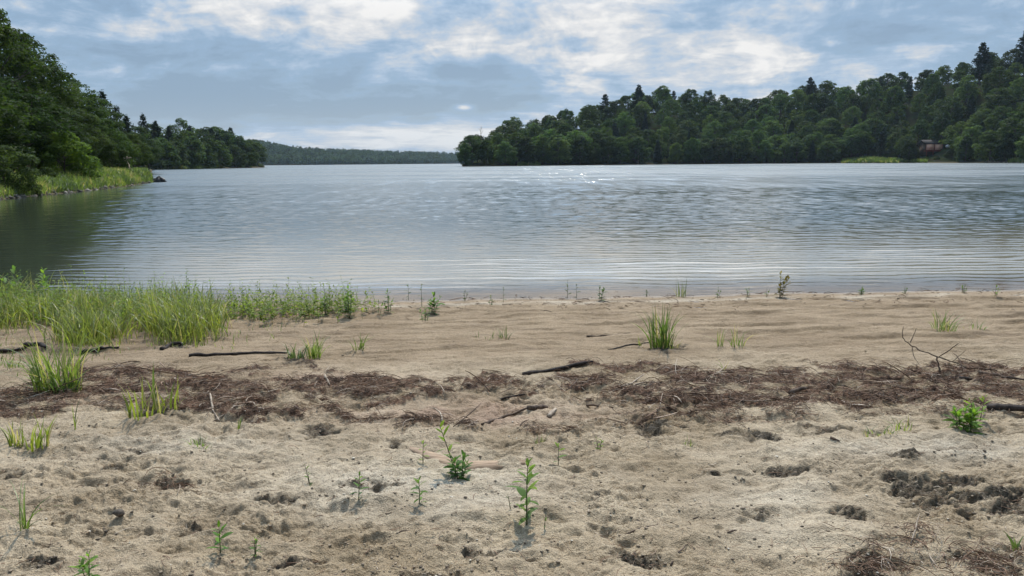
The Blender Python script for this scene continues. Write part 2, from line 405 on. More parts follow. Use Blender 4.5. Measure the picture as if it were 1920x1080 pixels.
def mat_attr(name, c0, c1, c2, rough=0.85):
    """colour chosen piece by piece with the vertex attribute 'var'"""
    m, nt, out = new_mat(name)
    v = nt.new('ShaderNodeAttribute', attribute_name='var').outputs['Fac']
    c = nt.mix(nt.ramp(v, 0.0, 0.6), c0, c1); c = nt.mix(nt.ramp(v, 0.75, 1.0), c, c2)
    b = principled(nt, c, rough, 0.25)
    nt.l.new(b.outputs[0], out.inputs[0]); return m

M = dict(
    sand=mat_sand(), ground=mat_ground(), water=mat_water(),
    leaf=mat_leaf('broad_leaves', (0.037, 0.062, 0.016), 0.45, 0.4, 0.7, spec=0.08),
    needle=mat_leaf('pine_needles', (0.016, 0.032, 0.017), 0.2, 0.3, 0.7, spec=0.08),
    farleaf=mat_leaf('distant_foliage', (0.026, 0.046, 0.018), 0.3, 0.65, 0.8, use_obj=False, spec=0.05),
    blade=mat_leaf('grass_blades', (0.135, 0.170, 0.050), 0.48, 0.55, 0.42, spec=0.4, straw=True),
    herb=mat_leaf('herb_leaves', (0.110, 0.180, 0.040), 0.50, 0.4, 0.6, spec=0.15),
    stem=mat_bark('green_stems', (0.06, 0.075, 0.03), (0.11, 0.10, 0.05), 40),
    bark=mat_bark('tree_bark', (0.035, 0.028, 0.022), (0.10, 0.085, 0.07), 3),
    blackwood=mat_bark('blackened_driftwood', (0.012, 0.009, 0.008), (0.060, 0.044, 0.034), 22),
    greywood=mat_bark('weathered_driftwood', (0.16, 0.12, 0.085), (0.34, 0.27, 0.20), 30),
    brownwood=mat_bark('brown_driftwood', (0.045, 0.030, 0.022), (0.14, 0.095, 0.065), 26),
    litter=mat_attr('drift_litter', (0.050, 0.030, 0.019), (0.180, 0.105, 0.064), (0.40, 0.32, 0.24)),
    crumb=mat_attr('soil_crumbs', (0.075, 0.056, 0.038), (0.22, 0.165, 0.11), (0.42, 0.36, 0.28)),
    stone=mat_attr('shore_stones', (0.040, 0.035, 0.027), (0.10, 0.085, 0.062), (0.24, 0.21, 0.165)),
    darkrock=mat_bark('dark_wet_rock', (0.006, 0.006, 0.006), (0.025, 0.024, 0.022), 4, 0.5),
    redpaint=mat_bark('red_painted_boards', (0.22, 0.035, 0.022), (0.30, 0.060, 0.035), 6),
    palepink=mat_bark('pale_pink_boards', (0.74, 0.42, 0.30), (0.80, 0.54, 0.41), 5),
    roof=mat_bark('dark_roof', (0.025, 0.020, 0.018), (0.05, 0.042, 0.036), 8),
    palerock=mat_bark('pale_rock', (0.30, 0.30, 0.30), (0.55, 0.55, 0.54), 3),
)

# ------------------------------------------------------------------ mesh helpers
def mesh_obj(name, verts, quads=None, tris=None, mat=None, parent=None, attrs=None, smooth=False, link=True):
    me = bpy.data.meshes.new(name)
    verts = np.asarray(verts, np.float32).reshape(-1, 3)
    quads = np.zeros((0, 4), np.int32) if quads is None else np.asarray(quads, np.int32).reshape(-1, 4)
    tris = np.zeros((0, 3), np.int32) if tris is None else np.asarray(tris, np.int32).reshape(-1, 3)
    nq, ntr = len(quads), len(tris)
    me.vertices.add(len(verts)); me.vertices.foreach_set('co', verts.ravel())
    me.loops.add(nq * 4 + ntr * 3)
    me.loops.foreach_set('vertex_index', np.concatenate([quads.ravel(), tris.ravel()]).astype(np.int32))
    me.polygons.add(nq + ntr)
    st = np.concatenate([np.arange(nq) * 4, nq * 4 + np.arange(ntr) * 3]).astype(np.int32)
    me.polygons.foreach_set('loop_start', st)
    if smooth: me.polygons.foreach_set('use_smooth', np.ones(nq + ntr, bool))
    for k, v in (attrs or {}).items():
        v = np.asarray(v, np.float32)
        if v.ndim == 1:
            a = me.attributes.new(k, 'FLOAT', 'POINT'); a.data.foreach_set('value', v)
        else:
            a = me.attributes.new(k, 'FLOAT_COLOR', 'POINT')
            a.data.foreach_set('color', np.concatenate([v, np.ones((len(v), 1), np.float32)], 1).ravel())
    me.update(calc_edges=True); me.validate()
    if mat: me.materials.append(mat)
    o = bpy.data.objects.new(name, me)
    if link: COL.objects.link(o)
    if parent: o.parent = parent
    return o

def empty(name, loc):
    o = bpy.data.objects.new(name, None); COL.objects.link(o); o.location = loc; o.empty_display_size = 0.1
    return o

def tag(o, label=None, cat=None, group=None, kind=None):
    if label: o['label'] = label
    if cat: o['category'] = cat
    if group: o['group'] = group
    if kind: o['kind'] = kind
    return o

def norm(v):
    return v / np.maximum(np.linalg.norm(v, axis=-1, keepdims=True), 1e-9)

def tubes(P, R, sides=5):
    """P (n,k,3) polylines, R (n,k) radii -> verts, quads, tris"""
    P = np.asarray(P, float); R = np.asarray(R, float)
    n, k, _ = P.shape
    T = np.gradient(P, axis=1); T = norm(T)
    ref = np.where(np.abs(T[..., 2:3]) > 0.8, np.array([1.0, 0.2, 0]), np.array([0, 0, 1.0]))
    A = norm(np.cross(T, ref)); B = np.cross(T, A)
    ang = np.arange(sides) * 2 * PI / sides
    V = P[:, :, None, :] + R[:, :, None, None] * (A[:, :, None, :] * np.cos(ang)[None, None, :, None] + B[:, :, None, :] * np.sin(ang)[None, None, :, None])
    V = V.reshape(-1, 3)
    i = np.arange(n)[:, None, None] * k * sides; j = np.arange(k - 1)[None, :, None] * sides; s = np.arange(sides)[None, None, :]
    s2 = (s + 1) % sides
    Q = np.stack([i + j + s, i + j + s2, i + j + sides + s2, i + j + sides + s], -1).reshape(-1, 4)
    tr = []
    if sides > 2:
        base = np.arange(n)[:, None] * k * sides
        for e, flip in ((0, 1), ((k - 1) * sides, 0)):
            for q in range(1, sides - 1):
                t = np.stack([base[:, 0] + e, base[:, 0] + e + q, base[:, 0] + e + q + 1], -1)
                tr.append(t[:, ::-1] if flip else t)
    return V, Q, np.concatenate(tr) if tr else np.zeros((0, 3), int)

def ribbons(P, Wd, S):
    """P (n,k,3) centre lines, Wd (n,k) half widths, S (n,3) or (n,k,3) side vectors"""
    n, k, _ = P.shape
    if S.ndim == 2: S = np.repeat(S[:, None, :], k, 1)
    V = np.stack([P - S * Wd[..., None], P + S * Wd[..., None]], 2).reshape(-1, 3)
    i = np.arange(n)[:, None] * k * 2; j = np.arange(k - 1)[None, :] * 2
    b = (i + j)
    Q = np.stack([b, b + 1, b + 3, b + 2], -1).reshape(-1, 4)
    return V, Q

def grass_blades(base, h, lean, az, wid, k=5, droop=1.0):
    """base (n,3); h heights; lean 0..1; az directions; returns verts, quads, n per blade verts"""
    n = len(h); t = np.linspace(0, 1, k)
    d = np.stack([np.cos(az), np.sin(az), np.zeros(n)], -1)
    bend = lean[:, None] * (t[None, :] ** 1.8)
    hor = h[:, None] * bend * 0.95
    ver = h[:, None] * (t[None, :] - 0.42 * droop * (lean[:, None] ** 1.2) * t[None, :] ** 2.6)
    P = base[:, None, :] + d[:, None, :] * hor[..., None]; P[..., 2] += ver
    sd = az + PI / 2 + rng.normal(0, 0.6, n)
    S = np.stack([np.cos(sd), np.sin(sd), np.zeros(n)], -1)
    prof = np.interp(t, [0, 0.15, 0.55, 1], [0.6, 1, 0.85, 0.04])
    V, Q = ribbons(P, wid[:, None] * prof[None, :], S)
    return V, Q

# ------------------------------------------------------------------ ground sheets
def grid_quads(nr, nc):
    i = np.arange(nr - 1)[:, None] * nc + np.arange(nc - 1)[None, :]
    return np.stack([i, i + 1, i + nc + 1, i + nc], -1).reshape(-1, 4)

# beach
nr, nc = 760, 1180
Yr = np.concatenate([[1.2, 1.6, 2.0], np.geomspace(2.3, 13.0, nr - 3)])
th = np.linspace(-0.95, 0.95, nc)
BX = th[None, :] * (Yr[:, None] + 0.6); BY = np.repeat(Yr[:, None], nc, 1)
bz, bu, bv, bW, bS, bD, bt, bdry = beach_height(BX, BY, True)
wet = (0.25 + 0.75 * sstep(-0.5, -0.05, bt)) * sstep(0.22, 0.02, bt + 0.05 * fbm(BX * 3, BY * 5, 3, 301))
pink = np.exp(-(((bu - 900) / 260) ** 2 + ((bv - 772) / 26) ** 2)) + 0.8 * np.exp(-(((bu - 640) / 160) ** 2 + ((bv - 708) / 12) ** 2)) + 0.6 * np.exp(-(((bu - 160) / 60) ** 2 + ((bv - 745) / 14) ** 2))
pale = np.exp(-(((bu - 780) / 240) ** 2 + ((bv - 915) / 48) ** 2)) + 0.75 * np.exp(-(((bu - 1750) / 260) ** 2 + ((bv - 840) / 26) ** 2)) + 0.5 * np.exp(-(((bu - 300) / 300) ** 2 + ((bv - 830) / 30) ** 2)) \
    + 0.6 * np.exp(-(((bu - 1450) / 160) ** 2 + ((bv - 950) / 70) ** 2)) + 0.7 * np.exp(-((bt - 0.42 - 0.12 * perlin(BX * 2, BY, 5)) / 0.12) ** 2) * sstep(-0.2, 0.5, perlin(BX * 1.1, BY * 0.5, 77) + 0.3)
pale = np.clip(pale * (0.8 + 0.5 * fbm(BX * 3, BY * 4, 3, 311)), 0, 1)
pink = np.clip(pink * (0.8 + 0.5 * fbm(BX * 4, BY * 5, 3, 321)), 0, 1)
beach = mesh_obj('beach', np.stack([BX, BY, bz], -1), grid_quads(nr, nc), mat=M['sand'], smooth=True,
                 attrs={'mask': np.stack([bW, bS, bdry], -1).reshape(-1, 3), 'tint': np.stack([pink, pale, wet], -1).reshape(-1, 3)})
tag(beach, 'sandy beach with footprints, damp sand by the water and dark soil patches', None, None, 'structure')

# one coarse sheet to the horizon: land all round the lake and the lake bed
yr = np.concatenate([[-120, -40, -10, -2], np.linspace(0.5, 30, 40), np.geomspace(30.8, 130, 70), np.geomspace(132, 700, 130), np.geomspace(708, 2850, 90)])
ths = np.linspace(-0.95, 0.95, 760)
GX = ths[None, :] * (np.abs(yr)[:, None] + 12); GY = np.repeat(yr[:, None], len(ths), 1)
GZ = ground_height(GX, GY)
inb = (np.abs(GX) < 0.95 * (GY + 0.6) + 0.3) & (GY > 0.9) & (GY < 13.3)
GZ = np.where(inb, np.minimum(GZ, beach_base(GX, GY)) - 0.22, GZ)
ground = mesh_obj('ground', np.stack([GX, GY, GZ], -1), grid_quads(len(yr), len(ths)), mat=M['ground'], smooth=True)
tag(ground, 'wooded banks and hills rising around the lake', None, None, 'structure')

# water: one sheet whose wavelets are real relief, with rows closer together near the beach
iy = np.linspace(1 / 8.6, 1 / 420.0, 620)
wy = np.concatenate([1 / iy, np.geomspace(430, 2840, 60)])
wth = np.linspace(-0.93, 0.93, 1000)
WX = wth[None, :] * (wy[:, None] + 4); WY = np.repeat(wy[:, None], len(wth), 1)
wo = np.maximum(WY - y_water(WX), 0)
pm = 0.75 + 0.6 * fbm(WX * 0.22, WY * 0.5, 3, 501)
wp = WY + 0.20 * fbm(WX * 0.5, WY * 0.55, 3, 503) + 0.07 * perlin(WX * 1.5, WY * 1.2, 507)
dyr = np.gradient(wy)[:, None]
res = lambda lam: sstep(0.6, 0.25, dyr / lam)                # a wave length fades where the rows can no longer carry it
WZ = sstep(0.02, 1.2, wo) * 0.0052 * pm * np.sin(2 * PI * wp / 0.34) * res(0.34) * sstep(9, 3, wo)
WZ += sstep(0.2, 3.0, wo) * 0.0028 * (0.7 + 0.7 * perlin(WX * 0.3 + 9, WY * 0.4, 505)) * np.sin(2 * PI * (wp + 0.03 * WX) / 0.62 + 1.5 * perlin(WX * 0.4, WY * 0.3, 509)) * res(0.62) * sstep(22, 8, wo)
ch = fbm(WX * 1.35 + 0.15 * WY, WY * 1.75, 3, 511, 0.58)
WZ += sstep(2.0, 16.0, wo) * 0.026 * ch * res(0.7)
WZ += sstep(8, 26.0, wo) * 0.024 * perlin(WX * 0.5, WY * 0.62, 515) * res(2.2)
WZ *= 0.14 + 0.86 * sstep(-5.0, 2.0, WX + 0.47 * WY)
water = mesh_obj('lake_water', np.stack([WX, WY, WZ], -1), grid_quads(len(wy), len(wth)), mat=M['water'], smooth=True)
tag(water, 'rippled blue grey lake water reflecting the cloudy sky', None, None, 'structure')

# ------------------------------------------------------------------ trees
def leaf_quads(C, N, size, rnd):
    n = len(C)
    N = norm(N); ref = norm(rnd.normal(size=(n, 3)))
    A = norm(np.cross(N, ref)); B = np.cross(N, A)
    a = size[:, None] * A; b = size[:, None] * B * 0.62
    bendn = N * (size * 0.25)[:, None]
    V = np.stack([C - a - bendn, C - b + 0.1 * a, C + a - bendn, C + b + 0.1 * a], 1).reshape(-1, 3)
    Q = np.arange(n * 4).reshape(-1, 4)
    return V, Q

def broadleaf(seed, H, R, nleaf, leaf, skirt=0.25, npuff=46, squash=1.0):
    r = np.random.default_rng(seed)
    zc0 = H * skirt; zc1 = H
    # lumps of foliage spread through an egg shaped crown
    t = r.random(npuff) ** 0.85
    zz = zc0 + (zc1 - zc0) * (0.06 + 0.90 * t)
    q = (zz - zc0) / (zc1 - zc0)
    env = R * np.clip(np.sin(PI * np.clip(q * 0.78 + 0.20, 0, 1)) ** 0.7, 0.15, 1)
    a = np.arange(npuff) * 2.399 + r.random(npuff) * 0.9
    rad = env * np.sqrt(0.25 + 0.75 * r.random(npuff)) * (0.82 + 0.3 * r.random(npuff))
    pc = np.stack([rad * np.cos(a), rad * np.sin(a) * squash, zz], -1)
    pr = R * r.uniform(0.24, 0.42, npuff) * (1.05 - 0.35 * q) * min(1.0, (60 / npuff) ** 0.45) * r.choice([0.7, 1.0, 1.15], npuff)
    cnt = r.multinomial(nleaf, pr ** 2 / np.sum(pr ** 2))
    idx = np.repeat(np.arange(npuff), cnt)
    d = norm(r.normal(size=(nleaf, 3)) + np.array([0, 0, 0.35]) + 0.35 * norm(pc - np.array([0, 0, (zc0 + zc1) / 2]))[idx])
    rr = pr[idx] * (0.55 + 0.5 * r.random(nleaf) ** 0.6)
    C = pc[idx] + d * rr[:, None] * np.array([1.1, 1.1, 0.78])
    C[:, 2] = np.maximum(C[:, 2], 0.02 * H)
    Nn = d * 0.8 + np.array([0, 0, 0.55]) + r.normal(size=(nleaf, 3)) * 0.45
    sz = leaf * r.uniform(0.6, 1.35, nleaf)
    V, Q = leaf_quads(C, Nn, sz, r)
    puffv = r.random(npuff)
    var = np.clip(0.55 * puffv[idx] + 0.45 * r.random(nleaf), 0, 1)
    # trunk and limbs
    k = 7
    zt = np.linspace(0, 1, k)
    trunk = np.stack([0.25 * np.sin(zt * 3 + seed) * zt, 0.2 * np.cos(zt * 2.5 + seed) * zt - 0.2 * zt, zt * H * 0.8 - 0.4], -1)[None]
    tw = (0.028 * H) * (1 - 0.85 * zt)[None]
    TV, TQ, TT = tubes(trunk, tw, 7)
    sel = r.choice(npuff, min(14, npuff), replace=False)
    L = []; LR = []
    for s in sel:
        z0 = max(0.12 * H, min(pc[s, 2] - 0.18 * H, 0.7 * H)); tt = np.linspace(0, 1, 5)[:, None]
        p0 = np.array([0, -0.1, z0]); p1 = pc[s]; md = (p0 + p1) / 2 + np.array([0, 0, -0.03 * H])
        L.append((1 - tt) ** 2 * p0 + 2 * tt * (1 - tt) * md + tt ** 2 * p1); LR.append(0.010 * H * (1 - 0.8 * tt[:, 0]))
    LV, LQ, LT = tubes(np.array(L), np.array(LR), 5)
    return (V, Q, np.repeat(var, 4)), (np.concatenate([TV, LV]), np.concatenate([TQ, LQ + len(TV)]), np.concatenate([TT, LT + len(TV)]))

def conifer(seed, H, R, leaf, skirt=0.12, step=0.045, pine=True, dens=1.0):
    r = np.random.default_rng(seed)
    C = []; N = []; SZ = []; L = []; LR = []; VR = []
    z = H * skirt
    while z < H * 0.985:
        q = (z / H - skirt) / (1 - skirt)
        Lm = R * (np.clip(1 - q, 0, 1) ** (0.62 if pine else 0.85)) * (0.7 + 0.3 * min(1, q * 6)) + 0.02 * H
        nb = r.integers(4, 7) if pine else r.integers(6, 9)
        a0 = r.random() * 6.28
        for b in range(nb):
            if pine and r.random() < 0.16: continue
            a = a0 + b * 2 * PI / nb + r.normal(0, 0.25)
            ln = Lm * r.uniform(0.55, 1.15) if pine else Lm * r.uniform(0.8, 1.08)
            up = 0.22 if pine else -0.18
            t = np.linspace(0, 1, 5)
            d = np.array([math.cos(a), math.sin(a), 0])
            P = np.array([0, 0, z]) + d * (t * ln)[:, None]; P[:, 2] += ln * (up * t + (0.10 if pine else 0.05) * t ** 2)
            L.append(P); LR.append(0.006 * H * (1 - 0.8 * t) * (0.4 + 0.6 * (1 - q)))
            m = max(4, int(dens * 26 * ln / R + 3))
            tt = 0.22 + 0.80 * r.random(m) ** 0.75
            c = np.array([0, 0, z]) + d * (tt * ln)[:, None]
            c[:, 2] += ln * (up * tt + 0.08 * tt ** 2) + r.normal(0, 0.018 * H, m) * 0.6 + 0.004 * H
            side = np.array([-d[1], d[0], 0]) * (r.normal(0, 0.20, m) * ln * (0.35 + tt * 0.7))[:, None]
            C.append(c + side); N.append(np.array([0, 0, 1.0]) + r.normal(size=(m, 3)) * 0.42); SZ.append(leaf * r.uniform(0.6, 1.3, m))
            VR.append(np.clip(r.random() * 0.5 + 0.5 * r.random(m), 0, 1))
        z += H * step * r.uniform(0.7, 1.3) * (1.0 - 0.35 * q)
    m = 12
    C.append(np.stack([r.normal(0, 0.01 * H, m), r.normal(0, 0.01 * H, m), H * r.uniform(0.95, 1.02, m)], -1)); N.append(r.normal(size=(m, 3))); SZ.append(leaf * r.uniform(0.5, 0.9, m)); VR.append(r.random(m))
    C = np.concatenate(C); N = np.concatenate(N); SZ = np.concatenate(SZ); VR = np.concatenate(VR)
    V, Q = leaf_quads(C, N, SZ, r)
    zt = np.linspace(0, 1, 6)
    trunk = np.stack([0 * zt, 0 * zt, zt * H * 0.99 - 0.4], -1)[None]
    TV, TQ, TT = tubes(trunk, (0.017 * H * (1 - 0.92 * zt))[None], 7)
    LV, LQ, LT = tubes(np.array(L), np.array(LR), 3)
    return (V, Q, np.repeat(VR, 4)), (np.concatenate([TV, LV]), np.concatenate([TQ, LQ + len(TV)]), np.concatenate([TT, LT + len(TV)]))

def tree_proto(data, leafmat):
    (V, Q, var), (TV, TQ, TT) = data
    c = mesh_obj('crown', V, Q, mat=leafmat, attrs={'var': var}, link=False)
    t = mesh_obj('trunk', TV, TQ, TT, mat=M['bark'], smooth=True, link=False)
    hgt = float(V[:, 2].max())
    return (c.data, t.data, hgt)

PROTO = {
    'far_broad': [tree_proto(broadleaf(20 + i, 18, 6.6 + 0.5 * (i % 3), 3600, 0.46, 0.10 + 0.04 * (i % 3), 84 + 12 * (i % 4)), M['leaf']) for i in range(8)],
    'far_edge': [tree_proto(broadleaf(40 + i, 15, 6.2 + 0.4 * (i % 2), 3600, 0.45, 0.0, 100), M['leaf']) for i in range(5)],
    'far_pine': [tree_proto(conifer(60 + i, 22, 4.6, 0.55, 0.10, 0.042, True, 1.5), M['needle']) for i in range(4)],
    'far_spruce': [tree_proto(conifer(70 + i, 19, 3.5, 0.50, 0.04, 0.040, False, 1.3), M['needle']) for i in range(3)],
    'near_broad': [tree_proto(broadleaf(80 + i, 15, 4.8 + 0.4 * (i % 3), 11000, 0.175, 0.14, 110), M['leaf']) for i in range(5)],
    'near_pine': [tree_proto(conifer(90 + i, 20, 3.6, 0.26, 0.12, 0.040, True, 2.6), M['needle']) for i in range(3)],
    'near_bush': [tree_proto(broadleaf(100 + i, 5, 2.9, 6500, 0.135, 0.0, 46), M['leaf']) for i in range(4)],
}

ORD = 'first second third fourth fifth sixth seventh eighth ninth tenth eleventh twelfth thirteenth fourteenth fifteenth sixteenth seventeenth eighteenth nineteenth'.split()
TENS = {2: 'twent', 3: 'thirt', 4: 'fort', 5: 'fift', 6: 'sixt'}
def ordinal(n):
    if n < 20: return ORD[n - 1]
    t, u = divmod(n, 10)
    return TENS[t] + 'ieth' if u == 0 else TENS[t] + 'y-' + ORD[u - 1]

KINDS = {'far_broad': ('broadleaf_tree', 'tree'), 'far_edge': ('broadleaf_tree', 'tree'), 'far_pine': ('pine_tree', 'pine tree'), 'far_spruce': ('spruce_tree', 'spruce tree'),
         'near_broad': ('broadleaf_tree', 'tree'), 'near_pine': ('pine_tree', 'pine tree'), 'near_bush': ('leafy_shrub', 'shrub')}
tree_count = 0
def put_tree(kind, x, y, height, tone=None, wide=1.0, rz=None, r=random, z=None):
    global tree_count
    c, t, hp = PROTO[kind][r.randrange(len(PROTO[kind]))]
    name, cat = KINDS[kind]
    zz = float(ground_height(np.array([x]), np.array([y]))[0]) if z is None else z
    e = empty(name, (x, y, zz - 0.1))
    s = height / hp; w = s * wide
    e.scale = (w, w, s); e.rotation_euler = (r.uniform(-0.03, 0.03), r.uniform(-0.03, 0.03), r.uniform(0, 6.28) if rz is None else rz)
    e['category'] = cat
    co = bpy.data.objects.new('crown', c); COL.objects.link(co); co.parent = e
    to = bpy.data.objects.new('trunk', t); COL.objects.link(to); to.parent = e
    if tone is None: tone = r.choice([0.75, 0.9, 1.0, 1.15])
    if not isinstance(tone, tuple): tone = (tone * r.uniform(0.88, 1.12), tone, tone * r.uniform(0.85, 1.15))
    co.color = (*tone, 1)
    tree_count += 1
    return e

# right hill -------------------------------------------------------
rt = random.Random(77)
CAB_P, CAB_D = 1741, 24.0
rows = [(2.5, 'waterline row', 33), (11, 'second row', 38), (21, 'third row', 39), (33, 'fourth row', 44), (47, 'fifth row', 44), (63, 'sixth row', 44), (81, 'seventh row', 43), (101, 'crest row', 43), (126, 'skyline row', 34), (146, 'back row', 36)]
GR = 'trees on the wooded hill across the lake'
for ri, (d, rowname, step) in enumerate(rows):
    made = []
    p = 872 + rt.uniform(0, 8) + (0 if ri == 0 else ri * 7)
    while p < 1985:
        pj = p + rt.uniform(-7, 7); dd = d + rt.uniform(-4, 4) * (0.35 if ri == 0 else 1)
        R = float(lin(pj, *R_RIGHT)); Y = R + max(dd, 1.5); x = col_x(pj, Y)
        p += step * rt.uniform(0.75, 1.25) * 430 / (R + 20)
        if pj < 870 + d * 0.35 and ri > 0: continue
        if 1703 < pj < 1782 and d < CAB_D + 8: continue
        if 1582 < pj < 1662 and ri == 0: continue
        if ri == 0:
            kind = 'far_edge' if rt.random() < 0.85 else 'far_spruce'; h = rt.uniform(12, 16.5)
            if pj < 890: h = rt.uniform(10.5, 12)
        else:
            q = rt.random()
            pinep = (0.26 if 1090 < pj < 1280 else (0.18 if pj > 1560 else 0.10)) * (0.35 if ri > 6 else 0.7)
            kind = ('far_edge' if ri > 5 and rt.random() < 0.8 else 'far_broad') if q > pinep else ('far_pine' if q > 0.05 or ri > 5 else 'far_spruce')
            h = rt.choice([rt.uniform(12, 15), rt.uniform(14.5, 18), rt.uniform(17, 20)]) if kind in ('far_broad', 'far_edge') else rt.uniform(14.5, 17.5)
            if pj < 950: h *= 0.85
        tone = rt.choice([0.6, 0.75, 0.85, 1.0, 1.25, 1.6]) if kind in ('far_broad', 'far_edge') else rt.choice([0.8, 1.0, 1.2])
        e = put_tree(kind, x, Y, h, tone, rt.uniform(0.82, 1.3), r=rt)
        made.append((pj, e, kind, tone))
    # two open grown pines that stand over the skyline
    if ri == 8:
        for (pp, hh) in ((1812, 25), (1893, 27), (1133, 22), (1193, 23), (1506, 21)):
            R = float(lin(pp, *R_RIGHT)); Y = R + 120
            e = put_tree('far_pine', col_x(pp, Y), Y, hh, 0.85, 1.25, r=rt); made.append((pp, e, 'far_pine', 0.85))
    made.sort(key=lambda q: q[0])
    for i, (pp, e, kind, tone) in enumerate(made):
        tn = 'pale green' if tone >= 1.25 else ('dark' if tone <= 0.85 else 'green')
        kn = {'far_broad': 'leafy tree', 'far_edge': 'leafy tree', 'far_pine': 'pine', 'far_spruce': 'spruce'}[kind]
        e['label'] = f'{tn} {kn} in the {rowname} of right hill, {ordinal(i + 1)} from point'
        e['group'] = GR

# left wooded promontory -------------------------------------------
rt = random.Random(31)
for ri, (d, rowname, step) in enumerate([(2.5, 'waterline row', 30), (13, 'second row', 33), (28, 'third row', 36), (48, 'back row', 38)]):
    made = []
    p = 250 + rt.uniform(0, 10)
    while p < 500 - ri * 4:
        pj = p + rt.uniform(-5, 5); R = float(lin(pj, *R_PROM)); Y = R + d + rt.uniform(-3, 3) * (0.3 if ri == 0 else 1)
        p += step * rt.uniform(0.75, 1.2) * 370 / (R + 20)
        if pj > 494: continue
        kind = 'far_edge' if ri == 0 else ('far_pine' if rt.random() < 0.24 else 'far_broad')
        h = {0: rt.uniform(12, 15), 1: rt.uniform(14, 17), 2: rt.uniform(15, 18), 3: rt.uniform(16, 19)}[ri] * (1.08 if kind == 'far_pine' else 1)
        if pj < 340: h *= 0.88
        if pj > 478: h *= 0.85
        tone = rt.choice([0.7, 0.85, 1.0, 1.1])
        e = put_tree(kind, col_x(pj, Y), Y, h, tone, rt.uniform(0.95, 1.15), r=rt); made.append((pj, e, kind, tone))
    made.sort(key=lambda q: q[0])
    for i, (pp, e, kind, tone) in enumerate(made):
        tn = 'dark' if tone <= 0.85 else 'green'
        kn = 'pine' if kind == 'far_pine' else 'leafy tree'
        e['label'] = f'{tn} {kn} in the {rowname} of left promontory, {ordinal(i + 1)} from left'
        e['group'] = 'trees on the left far promontory'

# near left bank: (photo column, distance, photo row of the top, kind, tone, width, label)
NEAR = [
    (-95, 66, -70, 'near_broad', 0.9, 1.0, 'tall leafy tree cut by the left edge, mostly outside the photo'),
    (6, 70, 18, 'near_broad', 0.8, 1.0, 'tallest leafy tree at the upper left corner of the bank'),
    (62, 77, 66, 'near_broad', 0.75, 1.0, 'dark round leafy tree just right of the tallest corner tree'),
    (108, 84, 112, 'near_broad', 0.8, 0.95, 'leafy skyline tree stepping down right of the dark round tree'),
    (150, 92, 150, 'near_broad', 1.0, 1.0, 'leafy skyline tree above the bright lime shrub on the bank'),
    (188, 98, 178, 'near_broad', 0.85, 0.95, 'leafy tree at the skyline left of the slim wind-bent pine'),
    (213, 112, 172, 'near_pine', 0.9, 1.0, 'slim pine poking above the leafy crowns on the left skyline'),
    (236, 124, 200, 'near_pine', 1.0, 1.0, 'second pine down the left skyline, right of the slim pine'),
    (254, 140, 216, 'near_pine', 0.9, 1.05, 'third pine down the left skyline, lower than the two before'),
    (290, 190, 214, 'near_pine', 0.7, 0.9, 'pointed dark conifer standing alone above the low left skyline'),
    (308, 338, 228, 'far_pine', 0.8, 1.0, 'last conifer of the left skyline before the promontory trees'),
    (272, 165, 236, 'near_broad', 0.8, 1.0, 'leafy tree in the skyline dip between third pine and pointed conifer'),
    (20, 56, 148, 'near_broad', 0.65, 1.0, 'dark leafy tree low at left edge above grey green shrub'),
    (78, 60, 178, 'near_broad', 0.6, 1.05, 'very dark leafy tree behind the lower bank, left of lime shrub'),
    (122, 70, 196, 'near_broad', 0.75, 1.0, 'leafy tree directly behind the bright lime shrub'),
    (168, 76, 205, 'near_broad', 1.0, 0.95, 'leafy tree behind the bank, right of the lime shrub'),
    (208, 84, 222, 'near_broad', 1.0, 0.9, 'leafy tree behind the dark shrub near the bank tip'),
    (236, 92, 246, 'near_broad', 1.05, 0.85, 'smallish pale leafy tree closest to the tip of the near bank'),
    (262, 108, 250, 'near_broad', 0.95, 0.9, 'leafy tree standing just behind the tip of the near bank'),
    (-40, 50, 120, 'near_broad', 0.7, 1.0, 'dark leafy tree at the far left edge of the bank'),
    (40, 86, 52, 'near_broad', 0.9, 1.0, 'leafy tree crown filling the gap behind the tallest corner tree'),
    (132, 58, 244, 'near_bush', (1.75, 1.75, 1.0), 1.05, 'tall bright lime green shrub on the left bank'),
    (160, 61, 282, 'near_bush', (1.6, 1.65, 1.0), 1.15, 'lime green shrub spreading low right of the tall lime shrub'),
    (188, 66, 300, 'near_bush', (1.1, 1.25, 1.0), 1.2, 'mid green low shrub between lime shrubs and the dark shrub'),
    (222, 73, 268, 'near_bush', 0.65, 0.85, 'dark rounded shrub near the right end of left bank'),
    (18, 44, 268, 'near_bush', (1.15, 1.05, 1.1), 1.1, 'grey green shrub at the left edge above the near bank grass'),
    (60, 52, 318, 'near_bush', 0.7, 1.3, 'low dark shrub in the shade behind the grassy left bank'),
    (98, 53, 310, 'near_bush', 0.8, 1.2, 'low green shrub at the foot of the lime shrub'),
    (70, 45.5, 335, 'near_bush', 0.75, 0.8, 'small dark shrub on the bank grass nearest the water'),
    (250, 76, 306, 'near_bush', (1.3, 1.4, 1.0), 0.9, 'small yellow green shrub beside the pale stump'),
]
rt = random.Random(9)
for (px, Y, top, kind, tone, wide, label) in NEAR:
    x = col_x(px, Y); z = float(ground_height(np.array([x]), np.array([Y]))[0])
    h = (yh(px) - top) * Y / F + 1.75 - z
    e = put_tree(kind, x, Y, max(h, 1.0), tone, wide * (1.0 if kind != 'near_broad' else min(1.5, 13.0 / max(h, 5))), r=rt)
    e['label'] = label; e['group'] = 'shrubs on the near left bank' if kind == 'near_bush' else 'trees on the near left bank'

